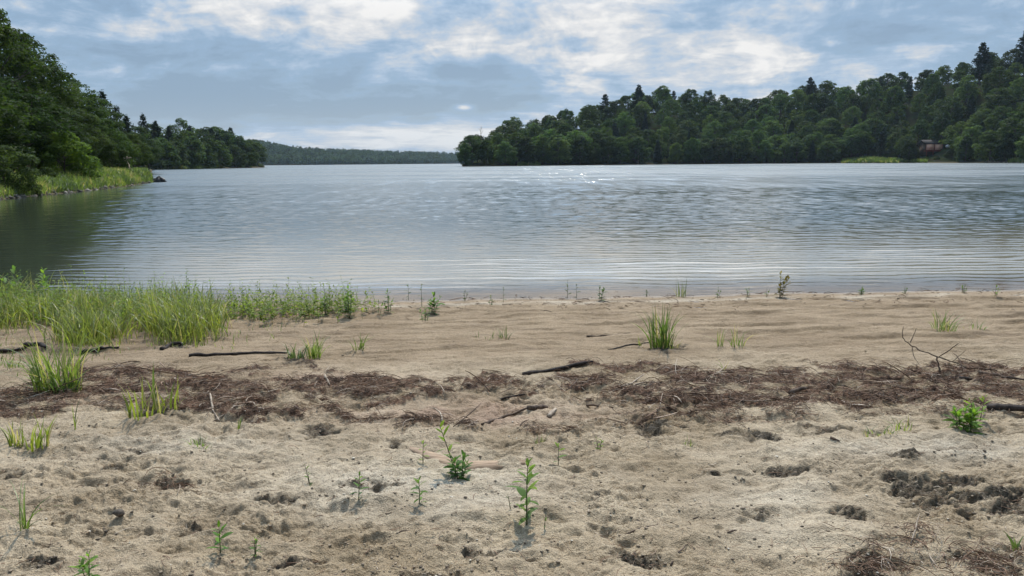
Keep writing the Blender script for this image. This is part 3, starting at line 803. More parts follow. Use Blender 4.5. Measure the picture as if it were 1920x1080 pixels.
# far wood: one mass on the distant hills ---------------------------
r = np.random.default_rng(5)
n = 2600
pp = r.uniform(440, 900, n); dd = 4 + 400 * r.random(n) ** 1.15
Rr = lin(pp, *R_FAR); Yf = Rr + dd; Xf = (pp - 960) / F * Yf
Zf = ground_height(Xf, Yf)
K = 46
hh = r.uniform(8, 17, n); rad = r.uniform(4.5, 9.5, n)
conif = r.random(n) < 0.07; hh = np.where(conif, hh * 1.15, hh); rad = np.where(conif, rad * 0.5, rad)
d = norm(r.normal(size=(n, K, 3)) + np.array([0, -0.25, 0.35]))
tz = (d[..., 2] * 0.5 + 0.5)
cc = d * rad[:, None, None] * (0.6 + 0.5 * r.random((n, K, 1))); cc[..., 2] = hh[:, None] * (0.1 + 0.9 * tz) + r.normal(0, 0.4, (n, K))
shrink = np.where(conif[:, None], 1.25 * (1 - tz) + 0.05, 1.0); cc[..., 0] *= shrink; cc[..., 1] *= shrink
C = cc + np.stack([Xf, Yf, Zf], -1)[:, None, :]
V, Q = leaf_quads(C.reshape(-1, 3), (d + np.array([0, 0, 0.4]) + 0.4 * r.normal(size=(n, K, 3))).reshape(-1, 3), r.uniform(1.2, 2.6, n * K), r)
var = np.clip(0.6 * np.repeat(r.random(n), K) + 0.4 * r.random(n * K), 0, 1)
fw = mesh_obj('distant_forest', V, Q, mat=M['farleaf'], attrs={'var': np.repeat(var, 4)})
tag(fw, 'distant forest covering the low hills at the end of the lake', 'forest', None, 'stuff')

# ------------------------------------------------------------------ bank grass, stones, stump, rock, cabin
def bank_grass(name, label, pts, h0, h1, w, tone):
    pts = np.asarray(pts); n = len(pts)
    z = ground_height(pts[:, 0], pts[:, 1])
    base = np.stack([pts[:, 0], pts[:, 1], z - 0.03], -1)
    V, Q = grass_blades(base, rng.uniform(h0, h1, n), rng.uniform(0.1, 0.9, n), rng.uniform(0, 6.28, n), rng.uniform(0.6, 1.3, n) * w, 4)
    pv = np.clip(0.5 + 0.6 * perlin(pts[:, 0] * 0.35, pts[:, 1] * 0.35, 3) + rng.normal(0, 0.2, n), 0, 1)
    o = mesh_obj(name, V, Q, mat=M['blade'], attrs={'var': np.repeat(pv, 8)}); o.color = (*tone, 1)
    tag(o, label, 'grass', None, 'stuff'); return o

def polar_pts(n, p0, p1, Rf, d0, d1, power=1.0):
    p = rng.uniform(p0, p1, n); Y = lin(p, *Rf) + d0 + (d1 - d0) * rng.random(n) ** power
    return np.stack([(p - 960) / F * Y, Y], -1)

bank_grass('bank_grass', 'bright green grass along the near left bank', polar_pts(33000, -260, 296, R_LEFT, 0.1, 12, 0.9), 0.30, 0.75, 0.030, (0.72, 0.80, 0.7))
bank_grass('shore_grass', 'pale green grass strip below the left promontory trees', polar_pts(2500, 285, 425, R_PROM, -1, 2.5), 0.8, 1.6, 0.22, (0.7, 0.75, 0.7))
bank_grass('shore_grass', 'light green grass patch at the waterline of the lake point', polar_pts(900, 972, 1014, R_RIGHT, -4.0, 1), 0.8, 1.8, 0.22, (0.8, 0.9, 0.7))
bank_grass('shore_grass', 'bright green grass patch on the shore left of the cabin', np.concatenate([polar_pts(5200, 1572, 1676, R_RIGHT, -9.0, 7.0), polar_pts(1100, 1665, 1730, R_RIGHT, -1.0, 3.0)]), 0.9, 2.3, 0.22, (0.62, 0.74, 0.6))
bank_grass('shore_grass', 'green grass patch on the shore at the right edge', polar_pts(1500, 1880, 1960, R_RIGHT, -2.0, 4.0), 0.8, 2.4, 0.2, (0.8, 0.9, 0.7))

def lumps(C, S, r, flat=0.6):
    """irregular little stones: displaced octahedra split once"""
    o = np.array([[1, 0, 0], [-1, 0, 0], [0, 1, 0], [0, -1, 0], [0, 0, 1], [0, 0, -1]], float)
    f = [(0, 2, 4), (2, 1, 4), (1, 3, 4), (3, 0, 4), (2, 0, 5), (1, 2, 5), (3, 1, 5), (0, 3, 5)]
    v = list(o); fs = []; cache = {}
    def mid(a, b):
        k = (min(a, b), max(a, b))
        if k not in cache: cache[k] = len(v); v.append(norm((v[a] + v[b]) / 2))
        return cache[k]
    for a, b, c in f:
        ab, bc, ca = mid(a, b), mid(b, c), mid(c, a); fs += [(a, ab, ca), (ab, b, bc), (ca, bc, c), (ab, bc, ca)]
    v = np.array(v); fs = np.array(fs); n = len(C); k = len(v)
    VV = v[None] * (1 + r.uniform(-0.35, 0.25, (n, k, 1))) * S[:, None, None] * np.stack([r.uniform(0.8, 1.5, n), r.uniform(0.7, 1.1, n), np.full(n, flat)], -1)[:, None, :]
    a = r.uniform(0, 6.28, n); ca, sa = np.cos(a)[:, None], np.sin(a)[:, None]
    X = VV[..., 0] * ca - VV[..., 1] * sa; Yv = VV[..., 0] * sa + VV[..., 1] * ca
    VV = np.stack([X, Yv, VV[..., 2]], -1) + C[:, None, :]
    return VV.reshape(-1, 3), (fs[None] + (np.arange(n) * k)[:, None, None]).reshape(-1, 3), k

pts = polar_pts(260, -120, 298, R_LEFT, -0.4, 1.0)
C = np.stack([pts[:, 0], pts[:, 1], ground_height(pts[:, 0], pts[:, 1]) + 0.02], -1)
V, T, k = lumps(C, rng.uniform(0.04, 0.22, len(C)) * (0.6 + 0.6 * rng.random(len(C))), rng)
o = mesh_obj('shore_stones', V, tris=T, mat=M['stone'], attrs={'var': np.repeat(rng.random(len(C)), k)})
tag(o, 'pale stones and gravel lining the foot of the left bank', 'stones', None, 'stuff')
pts = np.concatenate([polar_pts(260, 1560, 1680, R_RIGHT, -1.5, 1.0), polar_pts(350, 1840, 1960, R_RIGHT, -1.5, 2.0)])
C = np.stack([pts[:, 0], pts[:, 1], np.maximum(ground_height(pts[:, 0], pts[:, 1]), 0) + 0.1], -1)
V, T, k = lumps(C, rng.uniform(0.2, 0.7, len(C)), rng)
o = mesh_obj('shore_stones', V, tris=T, mat=M['stone'], attrs={'var': np.repeat(rng.random(len(C)), k)})
tag(o, 'grey stones along the waterline of the right shore', 'stones', None, 'stuff')

def stick(name, pts, rad, mat, parent=None, sides=7, wob=0.25, taper=0.6, sub=4, seed=1):
    """a crooked tapering stick through world points"""
    r = np.random.default_rng(seed)
    P = np.array(pts, float); t = np.linspace(0, len(P) - 1, (len(P) - 1) * sub + 1)
    Q = np.stack([np.interp(t, np.arange(len(P)), P[:, i]) for i in range(3)], -1)
    Q[1:-1] += r.normal(0, rad * wob, (len(Q) - 2, 3))
    R = rad * np.linspace(1, taper, len(Q)) * r.uniform(0.82, 1.15, len(Q)); R[-1] *= 0.6; R[0] *= 0.85
    V, F4, T = tubes(Q[None], R[None], sides)
    V += r.normal(0, rad * 0.07, V.shape)
    return mesh_obj(name, V, F4, T, mat=mat, parent=parent, smooth=True)

# pale dead stump at the tip of the left bank and the dark rock in the water
x, Y = col_x(250, 75), 75.0; z = float(ground_height(np.array([x]), np.array([Y]))[0])
st = empty('dead_stump', (x, Y, z)); tag(st, 'pale broken stump standing at the tip of the left bank', 'stump')
stick('trunk', [(0, 0, -0.3), (0.03, 0, 0.5), (-0.04, 0.05, 1.0), (0.1, 0, 1.6)], 0.24, M['greywood'], st, 9, 0.2, 0.55, seed=4)
stick('broken_limb', [(0.05, 0, 1.15), (0.3, -0.05, 1.45), (0.55, -0.1, 1.45)], 0.10, M['greywood'], st, 7, 0.2, 0.5, seed=5)
stick('broken_limb', [(-0.02, 0, 0.9), (-0.22, -0.03, 1.25), (-0.25, -0.05, 1.55)], 0.08, M['greywood'], st, 7, 0.2, 0.5, seed=6)
x, Y = col_x(303, 80), 80.0
r = np.random.default_rng(8)
u_, v_ = np.meshgrid(np.linspace(0, 2 * PI, 25)[:-1], np.linspace(0.0, 1, 9))
rr = (1 - v_ ** 1.6) * (0.62 + 0.2 * np.sin(3 * u_ + 1) + 0.12 * np.sin(5 * u_)) + 0.03
V = np.stack([rr * np.cos(u_) * 1.15 + 0.25 * v_, rr * np.sin(u_), v_ * 0.82 - 0.2], -1) + r.normal(0, 0.035, (9, 24, 3))
i = np.arange(8)[:, None] * 24 + np.arange(24)[None]; j = np.arange(8)[:, None] * 24 + (np.arange(24)[None] + 1) % 24
rk = mesh_obj('lake_rock', V, np.stack([i, j, j + 24, i + 24], -1).reshape(-1, 4), mat=M['darkrock'], smooth=True)
rk.location = (x, Y, 0); tag(rk, 'black pointed rock in the water off the left bank tip', 'rock')

# a bare dead tree over the tip of the point and a pale trunk leaning out of the shore trees
Y = float(lin(905, *R_RIGHT)) + 12; x = col_x(905, Y); z = float(ground_height(np.array([x]), np.array([Y]))[0]); h = (yh(905) - 238) * Y / F + 1.75 - z
dt = empty('dead_tree', (x, Y, z)); tag(dt, 'bare grey dead tree above the crowns at the lake point', 'dead tree')
stick('trunk', [(0, 0, -0.5), (0.2, 0, h * 0.4), (-0.1, 0, h * 0.75), (0.2, 0, h)], 0.26, M['greywood'], dt, 7, 0.15, 0.2, seed=71)
for i, (z0, dx_, dz_) in enumerate([(0.62, 1.8, 2.6), (0.68, -1.7, 2.4), (0.78, 1.3, 2.2), (0.84, -1.2, 1.9), (0.9, 0.8, 1.4)]):
    stick('limb', [(0.0, 0, h * z0), (dx_ * 0.5, 0.2, h * z0 + dz_ * 0.4), (dx_, 0.1, h * z0 + dz_)], 0.12, M['greywood'], dt, 5, 0.2, 0.3, seed=72 + i)
Y = float(lin(1195, *R_RIGHT)) - 2.5; x = col_x(1195, Y)
pt = empty('dead_tree', (x, Y, 0)); tag(pt, 'slim pale bare trunk standing at the waterline of the right hill', 'dead tree')
stick('trunk', [(0, 0, -0.5), (0.05, 0, 5), (-0.15, 0, 10), (0.1, 0, 13.5)], 0.17, M['greywood'], pt, 7, 0.15, 0.35, seed=78)
stick('limb', [(-0.1, 0, 9), (0.8, -0.2, 10.2), (1.5, -0.2, 10.6)], 0.08, M['greywood'], pt, 5, 0.2, 0.3, seed=79)

# cabin under the trees of the right shore
def boxes(bl):
    V = []; Q = []
    for (x0, y0, z0, x1, y1, z1) in bl:
        b = len(V); V += [(x0, y0, z0), (x1, y0, z0), (x1, y1, z0), (x0, y1, z0), (x0, y0, z1), (x1, y0, z1), (x1, y1, z1), (x0, y1, z1)]
        Q += [(b, b + 3, b + 2, b + 1), (b + 4, b + 5, b + 6, b + 7), (b, b + 1, b + 5, b + 4), (b + 1, b + 2, b + 6, b + 5), (b + 2, b + 3, b + 7, b + 6), (b + 3, b, b + 4, b + 7)]
    return V, Q
Yc = float(lin(CAB_P, *R_RIGHT)) + CAB_D; xc = col_x(CAB_P, Yc)
zc = 1.75 + (yh(CAB_P) - 282.5) / F * Yc
cab = empty('cabin', (xc, Yc, zc)); tag(cab, 'small red cabin with two pale panels under the right shore trees', 'cabin')
V, Q = boxes([(-5.0, 0, -2.8, 4.7, 6, 4.0)]); mesh_obj('wall', V, Q, mat=M['brownwood'], parent=cab)
V = [(-6.2, -0.5, 3.6), (6.2, -0.5, 3.6), (6.2, 7.2, 3.9), (-6.2, 7.2, 3.9), (-6.2, 2.8, 5.6), (6.2, 2.8, 5.6), (-6.2, -0.5, 3.8), (6.2, -0.5, 3.8), (6.2, 7.2, 4.1), (-6.2, 7.2, 4.1), (-6.2, 2.8, 5.9), (6.2, 2.8, 5.9)]
Q = [(0, 4, 5, 1), (4, 3, 2, 5), (6, 7, 11, 10), (10, 11, 8, 9), (0, 1, 7, 6), (3, 9, 8, 2), (0, 6, 10, 4), (4, 10, 9, 3), (1, 5, 11, 7), (5, 2, 8, 11)]
mesh_obj('roof', V, Q, mat=M['roof'], parent=cab)
for (a, b) in ((-4.6, -0.25), (0.25, 4.3)):
    V, Q = boxes([(a, -0.12, 0.3, b, -0.003, 3.3)]); w = mesh_obj('window', V, Q, mat=M['palepink'], parent=cab)
    V, Q = boxes([(a - 0.18, -0.2, 0.1, a - 0.003, -0.002, 3.5), (b + 0.003, -0.2, 0.1, b + 0.18, -0.002, 3.5), (a, -0.2, 3.303, b, -0.002, 3.5), (a, -0.2, 0.1, b, -0.002, 0.297)])
    mesh_obj('frame', V, Q, mat=M['redpaint'], parent=w)
V, Q = boxes([(-5.8, -2.6, -0.5, 5.8, -0.004, -0.2), (-5.6, -2.5, -3.2, -5.4, -2.3, -0.503), (-2, -2.5, -3.2, -1.8, -2.3, -0.503), (1.8, -2.5, -3.2, 2, -2.3, -0.503), (5.4, -2.5, -3.2, 5.6, -2.3, -0.503)])
mesh_obj('deck', V, Q, mat=M['redpaint'], parent=cab)
V, T, k = lumps(np.array([[0, 0, 0.0]]), np.array([1.4]), np.random.default_rng(2), 0.7)
pr = mesh_obj('boulder', V, tris=T, mat=M['palerock'], smooth=True)
Yb = Yc - 3; xb = col_x(1765, Yb); pr.location = (xb, Yb, float(ground_height(np.array([xb]), np.array([Yb]))[0]) + 0.8)
tag(pr, 'pale boulder lying right of the red cabin', 'boulder')
rt = random.Random(4)
for (pp, d_, h_, lb) in ((1708, 17, 4.2, 'low dark shrub at the left foot of the red cabin'), (1727, 11, 1.9, 'low shrub below the left panel of the red cabin'),
                         (1748, 11, 1.8, 'low shrub below the right panel of the red cabin'), (1775, 16, 4.6, 'low dark shrub right of the red cabin and pale boulder'), (1790, 7, 4.0, 'shrub on the shore right of the red cabin')):
    Y = float(lin(pp, *R_RIGHT)) + d_; e = put_tree('near_bush', col_x(pp, Y), Y, h_, 0.6, 1.5, r=rt); e['label'] = lb; e['group'] = 'shrubs round the cabin'

# ------------------------------------------------------------------ beach plants
def size_at(P): return P[1] / F / math.cos(math.atan2(abs(P[0]), P[1])) ** 0 * 1.03

def tuft(px, py, hpx, wpx, n, label, tone=(1, 1, 1), lean=0.6, wid=0.0045, name='grass_clump', droop=1.0, upright=0.0, dead=0.12):
    P = at(px, py); s = size_at(P); H = hpx * s; Wd = wpx * s
    a = rng.uniform(0, 6.28, n); rr = Wd * 0.36 * np.sqrt(rng.random(n)) * (0.25 if n < 15 else 1.0)
    bx, by = rr * np.cos(a), rr * np.sin(a) * 1.0
    bz = beach_height(P[0] + bx, P[1] + by) - P[2] - 0.01
    h = H * np.where(rng.random(n) < 0.25, rng.uniform(0.2, 0.5, n), rng.uniform(0.45, 1.12, n)) * (1 + 0.15 * lean)
    ln = np.clip(rng.beta(1.5, 1.9, n) * (0.25 + lean) * 1.45, 0.03, 1.0)
    az = a + rng.normal(0, 1.0, n)
    V, Q = grass_blades(np.stack([bx, by, bz], -1), h, ln, az, wid * rng.uniform(0.6, 1.3, n), 6, droop)
    var = np.clip(rng.normal(0.5, 0.22, n), 0, 0.85); var = np.where(rng.random(n) < dead, 0.95, var)
    o = mesh_obj(name, V, Q, mat=M['blade'], attrs={'var': np.repeat(var, 12)})
    o.location = P; o.color = (*tone, 1)
    tag(o, label, 'grass clump', 'grass clumps on the sand'); return o

def herb(px, py, hpx, label, nl=12, leaf=0.30, lean=(0.0, 0.0), stems=1, tone=(1, 1, 1), name='seedling', cat='seedling', group='leafy seedlings on the sand', whorl=True, spread=0.5, sw=1.0, lw=0.30):
    """upright plant: stem(s) with lance shaped leaves set around them"""
    P = at(px, py); H = hpx * size_at(P)
    root = empty(name, P); tag(root, label, cat, group)
    SP, SR, LP, LW, LS, VA = [], [], [], [], [], []
    for s in range(stems):
        h = H * (1.0 if s == 0 else rng.uniform(0.5, 0.95))
        a = rng.uniform(0, 6.28); sp = 0 if s == 0 else spread
        tip = np.array([lean[0] + sp * math.cos(a), lean[1] + sp * math.sin(a) * 0.6, 1.0]) * h
        t = np.linspace(0, 1, 6)[:, None]
        b0 = np.array([0.01 * math.cos(a) * s, 0.01 * math.sin(a) * s, -0.02])
        mid = tip * 0.5 + np.array([rng.normal(0, 0.03) * h, rng.normal(0, 0.03) * h, 0.06 * h])
        C = (1 - t) ** 2 * b0 + 2 * t * (1 - t) * mid + t ** 2 * tip
        SP.append(C); SR.append(sw * (0.0022 + 0.006 * h) * (1 - 0.65 * t[:, 0]))
        for i in range(nl):
            q = 0.12 + 0.88 * (i / max(1, nl - 1)); c = np.array([np.interp(q, t[:, 0], C[:, k]) for k in range(3)])
            az = i * (2.4 if whorl else PI) + rng.normal(0, 0.3) + a
            L = leaf * H * (0.65 + 0.55 * math.sin(PI * min(1, q * 0.85 + 0.1))) * rng.uniform(0.75, 1.15) * (0.6 if q > 0.96 else 1)
            el = np.interp(q, [0, 0.6, 1], [0.15, 0.55, 1.15]) + rng.normal(0, 0.14)
            d = np.array([math.cos(az) * math.cos(el), math.sin(az) * math.cos(el), math.sin(el)])
            tt = np.linspace(0, 1, 6)
            pl = c + d * (tt * L)[:, None]; pl[:, 2] -= 0.28 * L * tt ** 2.2
            sd = np.array([-math.sin(az), math.cos(az), rng.normal(0, 0.25)]); sd /= np.linalg.norm(sd)
            LP.append(pl); LW.append(lw * 0.5 * L * np.interp(tt, [0, 0.2, 0.45, 0.75, 1], [0.12, 0.75, 1.0, 0.7, 0.04])); LS.append(sd); VA.append(np.clip(0.25 + 0.5 * q + rng.normal(0, 0.18), 0, 1))
    V, Q, T = tubes(np.array(SP), np.array(SR), 5); mesh_obj('stem', V, Q, T, mat=M['stem'], parent=root, smooth=True)
    V, Q = ribbons(np.array(LP), np.array(LW), np.array(LS))
    o = mesh_obj('leaves', V, Q, mat=M['herb'], parent=root, attrs={'var': np.repeat(np.array(VA), 12)}, smooth=True); o.color = (*tone, 1)
    return root

# the tall grass along the left shore
def px_region_pts(n, poly, jitter=0.0):
    poly = np.array(poly, float); lo = poly.min(0); hi = poly.max(0); out = []
    while len(out) < n:
        q = rng.uniform(lo, hi, (n * 2, 2))
        ins = np.zeros(len(q), bool); j = len(poly) - 1
        for i in range(len(poly)):
            c = ((poly[i, 1] > q[:, 1]) != (poly[j, 1] > q[:, 1])) & (q[:, 0] < (poly[j, 0] - poly[i, 0]) * (q[:, 1] - poly[i, 1]) / (poly[j, 1] - poly[i, 1] + 1e-9) + poly[i, 0])
            ins ^= c; j = i
        out += list(q[ins])
    return np.array(out[:n])

def px_to_beach(q):
    d = _f[None] + _r[None] * ((q[:, :1] - 960) / F) + _u[None] * ((540 - q[:, 1:]) / F)
    t = -CAM[2] / d[:, 2]
    for _ in range(6):
        z = beach_base(t * d[:, 0], t * d[:, 1]); t = (z - CAM[2]) / d[:, 2]
    x, y = t * d[:, 0], t * d[:, 1]
    return np.stack([x, y, beach_height(x, y)], -1)

def grass_mat(name, label, polys, hr, wid, tone, leanmax=1.0):
    B = np.concatenate([px_to_beach(px_region_pts(n, poly) + rng.normal(0, 1, (n, 2)) * np.array([16, 7])) for n, poly in polys]); n = len(B)
    dens = perlin(B[:, 0] * 1.6, B[:, 1] * 2.2, 401) + 0.5 * perlin(B[:, 0] * 4, B[:, 1] * 5, 403)
    B = B[dens > -0.75 + 0.25 * rng.normal(size=n)]; n = len(B)
    hm = 0.80 + 0.35 * perlin(B[:, 0] * 1.3, B[:, 1] * 1.3, 405)
    h = rng.uniform(hr[0], hr[1], n) * hm
    ln = np.clip(rng.beta(1.9, 1.5, n) * leanmax, 0.05, 1)
    B[:, 2] -= 0.01
    V, Q = grass_blades(B, h, ln, rng.uniform(0, 6.28, n), wid * rng.uniform(0.6, 1.4, n), 6, 1.0)
    var = np.clip(rng.normal(0.52, 0.27, n) + 0.35 * perlin(B[:, 0] * 2, B[:, 1] * 2, 407), 0, 1)
    o = mesh_obj(name, V, Q, mat=M['blade'], attrs={'var': np.repeat(var, 12)}); o.color = (*tone, 1)
    tag(o, label, 'grass', None, 'stuff'); return o

grass_mat('tall_grass', 'dense tall green grass along the left side of the beach', [
    (8000, [(-260, 585), (-260, 650), (-30, 618), (60, 600), (130, 605), (180, 615), (240, 600), (300, 628), (350, 640), (400, 625), (412, 598), (415, 585), (300, 572), (150, 566), (0, 568)]),
    (3200, [(-260, 575), (-260, 640), (40, 612), (230, 604), (230, 572)]),
    (1300, [(150, 605), (110, 640), (150, 650), (210, 640), (250, 620)]),
    (900, [(260, 600), (300, 640), (360, 645), (405, 632), (410, 600)])], (0.11, 0.54), 0.0042, (1.15, 1.06, 0.8))
grass_mat('sparse_grass', 'thin short grass shoots scattered below the tall grass', [
    (420, [(-60, 625), (60, 612), (230, 640), (420, 640), (470, 612), (520, 604), (560, 612), (420, 655), (230, 665), (60, 690), (-60, 700)])], (0.05, 0.16), 0.0032, (0.95, 0.95, 1.0))
# leafy weeds right of the grass: a low mass of small leafed stems
def weed_mass(name, label, poly, n, hr, tone):
    B = px_to_beach(px_region_pts(n, poly) + rng.normal(0, 1, (n, 2)) * np.array([14, 5])); B[:, 2] -= 0.01
    h = rng.uniform(hr[0], hr[1], n) * rng.uniform(0.6, 1.15, n); a = rng.uniform(0, 6.28, n); ln = rng.uniform(0.05, 0.45, n)
    t = np.linspace(0, 1, 5)
    C = B[:, None, :] + np.stack([np.cos(a)[:, None] * (ln * h)[:, None] * t ** 1.5, np.sin(a)[:, None] * (ln * h)[:, None] * t ** 1.5, h[:, None] * t], -1)
    SV, SQ, ST = tubes(C, np.repeat((0.0012 + 0.002 * h)[:, None], 5, 1) * (1 - 0.6 * t), 3)
    nl = 11; li = np.repeat(np.arange(n), nl); q = np.tile(np.linspace(0.25, 1, nl), n) + rng.normal(0, 0.03, n * nl)
    q = np.clip(q, 0.1, 1); f = q * 4; i0 = np.clip(f.astype(int), 0, 3); fr = (f - i0)[:, None]
    c = C[li, i0] * (1 - fr) + C[li, i0 + 1] * fr
    az = np.tile(np.arange(nl) * 2.4, n) + np.repeat(a, nl); el = rng.normal(0.5, 0.3, n * nl); L = rng.uniform(0.035, 0.075, n * nl) * (1.2 - 0.5 * q)
    d = np.stack([np.cos(az) * np.cos(el), np.sin(az) * np.cos(el), np.sin(el)], -1); tt = np.linspace(0, 1, 4)
    LP = c[:, None, :] + d[:, None, :] * (tt[None] * L[:, None])[..., None]; LP[..., 2] -= 0.3 * L[:, None] * tt ** 2
    S = norm(np.stack([-np.sin(az), np.cos(az), rng.normal(0, 0.4, n * nl)], -1))
    LV, LQ = ribbons(LP, 0.17 * L[:, None] * np.array([0.2, 1, 0.8, 0.05])[None], S)
    V = np.concatenate([SV, LV]); Q = np.concatenate([SQ, LQ + len(SV)])
    var = np.concatenate([np.full(len(SV), 0.35), np.repeat(np.clip(rng.normal(0.5, 0.25, n * nl), 0, 1), 8)])
    o = mesh_obj(name, V, Q, ST, mat=M['herb'], attrs={'var': var}); o.color = (*tone, 1)
    tag(o, label, 'weeds', None, 'stuff'); return o
weed_mass('low_weeds', 'low leafy weeds growing between the tall grass and the waterline', [(415, 590), (430, 602), (520, 604), (600, 598), (680, 596), (695, 580), (640, 574), (520, 572), (430, 574)], 330, (0.10, 0.36), (1.30, 1.05, 0.8))
weed_mass('mixed_weeds', 'leafy weeds mixed into the tall grass at the left shore', [(-100, 570), (-100, 610), (150, 612), (300, 620), (405, 610), (405, 578), (150, 566)], 330, (0.22, 0.50), (1.1, 1.0, 0.8))

G = [
    (1240, 650, 88, 56, 95, 'tall dense dark green grass clump standing alone right of the middle', (0.55, 0.68, 0.6), 0.28, 0.005),
    (1262, 652, 40, 34, 16, 'pale arching dry grass at the right foot of the tall dark clump', (1.5, 1.25, 1.3), 0.85, 0.003),
    (1200, 648, 34, 26, 14, 'thin light green shoots just left of the tall dark clump', (1.1, 1.1, 1.0), 0.3, 0.003),
    (1348, 650, 46, 22, 16, 'thin grass tuft, left of the pair right of the tall clump', (1.0, 1.0, 1.0), 0.5, 0.0035),
    (1383, 650, 48, 36, 34, 'fuller green grass tuft, right of the pair right of the tall clump', (1.0, 1.05, 1.0), 0.5, 0.004),
    (1358, 690, 32, 26, 11, 'faint sparse grass shoots on sand below the grass pair', (1.25, 1.2, 1.2), 0.4, 0.0028),
    (945, 636, 28, 26, 26, 'small dark grass tuft on bare sand at the middle', (0.7, 0.75, 0.85), 0.5, 0.0035),
    (672, 658, 38, 30, 28, 'small leaning grass tuft right of the long black stick', (0.85, 0.92, 0.85), 0.6, 0.004),
    (588, 668, 56, 34, 50, 'upright green grass tuft at the right end of the black stick', (0.85, 0.95, 0.8), 0.5, 0.0042),
    (555, 673, 38, 44, 50, 'grey green drooping grass tuft touching the black stick end', (0.6, 0.66, 0.85), 0.95, 0.0045),
    (1770, 620, 44, 56, 60, 'rounded pale green grass clump near the right edge of beach', (1.0, 1.0, 1.35), 0.75, 0.004),
    (1826, 615, 28, 48, 18, 'low spread grass tuft right of the rounded pale clump', (0.85, 0.9, 1.1), 0.95, 0.0035),
    (1277, 557, 40, 26, 22, 'thin tall grass tuft at the waterline right of the middle', (0.9, 0.9, 1.0), 0.4, 0.004),
    (108, 730, 128, 110, 150, 'large arching bright green grass clump at the left of the drift line', (1.0, 1.05, 0.85), 0.75, 0.0055),
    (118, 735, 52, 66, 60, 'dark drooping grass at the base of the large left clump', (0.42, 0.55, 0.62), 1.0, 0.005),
    (290, 775, 80, 130, 46, 'broad upright yellow green grass clump growing in the drift litter', (1.2, 1.12, 0.6), 0.35, 0.0065),
    (290, 762, 108, 20, 5, 'tall single grass shoots above the yellow green clump', (0.8, 0.9, 0.6), 0.12, 0.005),
    (30, 828, 60, 36, 22, 'left tuft of the yellow green pair at the left edge', (1.15, 1.1, 0.65), 0.35, 0.005),
    (72, 832, 66, 56, 34, 'right tuft of the yellow green pair at the left edge', (1.15, 1.12, 0.65), 0.4, 0.005),
    (376, 834, 20, 52, 40, 'low soft green grass tuft on sand below the drift line', (0.9, 1.05, 0.75), 0.9, 0.0028),
    (48, 1000, 105, 110, 13, 'sprawling grass plant with long bent blades at lower left edge', (0.75, 0.85, 0.65), 1.0, 0.004),
    (1906, 1022, 44, 40, 9, 'small green grass plant at the lower right edge', (1.0, 1.1, 0.8), 0.6, 0.006),
    (1012, 832, 26, 26, 22, 'small grey green tuft above the tallest seedling', (0.95, 0.95, 1.15), 0.5, 0.0028),
    (448, 800, 28, 18, 8, 'few thin green shoots in the litter right of yellow clump', (1.0, 1.05, 0.8), 0.4, 0.003),
    (905, 636, 14, 60, 18, 'flat sparse grass line left of the small dark tuft', (0.7, 0.75, 0.75), 0.9, 0.0028),
    (1290, 832, 16, 30, 16, 'tiny pale grass tuft on churned sand below the drift line', (1.1, 1.1, 0.9), 0.7, 0.0025),
    (1650, 810, 22, 84, 50, 'low sprawling grey green weed patch left of the leafy bush', (0.9, 0.95, 1.1), 1.0, 0.0028),
    (1690, 800, 26, 50, 26, 'low light green shoots at the right of sprawling weed patch', (1.15, 1.15, 0.8), 0.8, 0.003),
    (22, 690, 30, 50, 26, 'short grass tuft on sand left of the large arching clump', (0.9, 0.95, 0.8), 0.8, 0.0035),
    (140, 800, 70, 10, 3, 'lone thin grass stalk between the left clumps', (0.9, 0.95, 0.6), 0.35, 0.0035),
]
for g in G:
    tuft(*g[:5], label=g[5], tone=g[6], lean=g[7], wid=g[8])

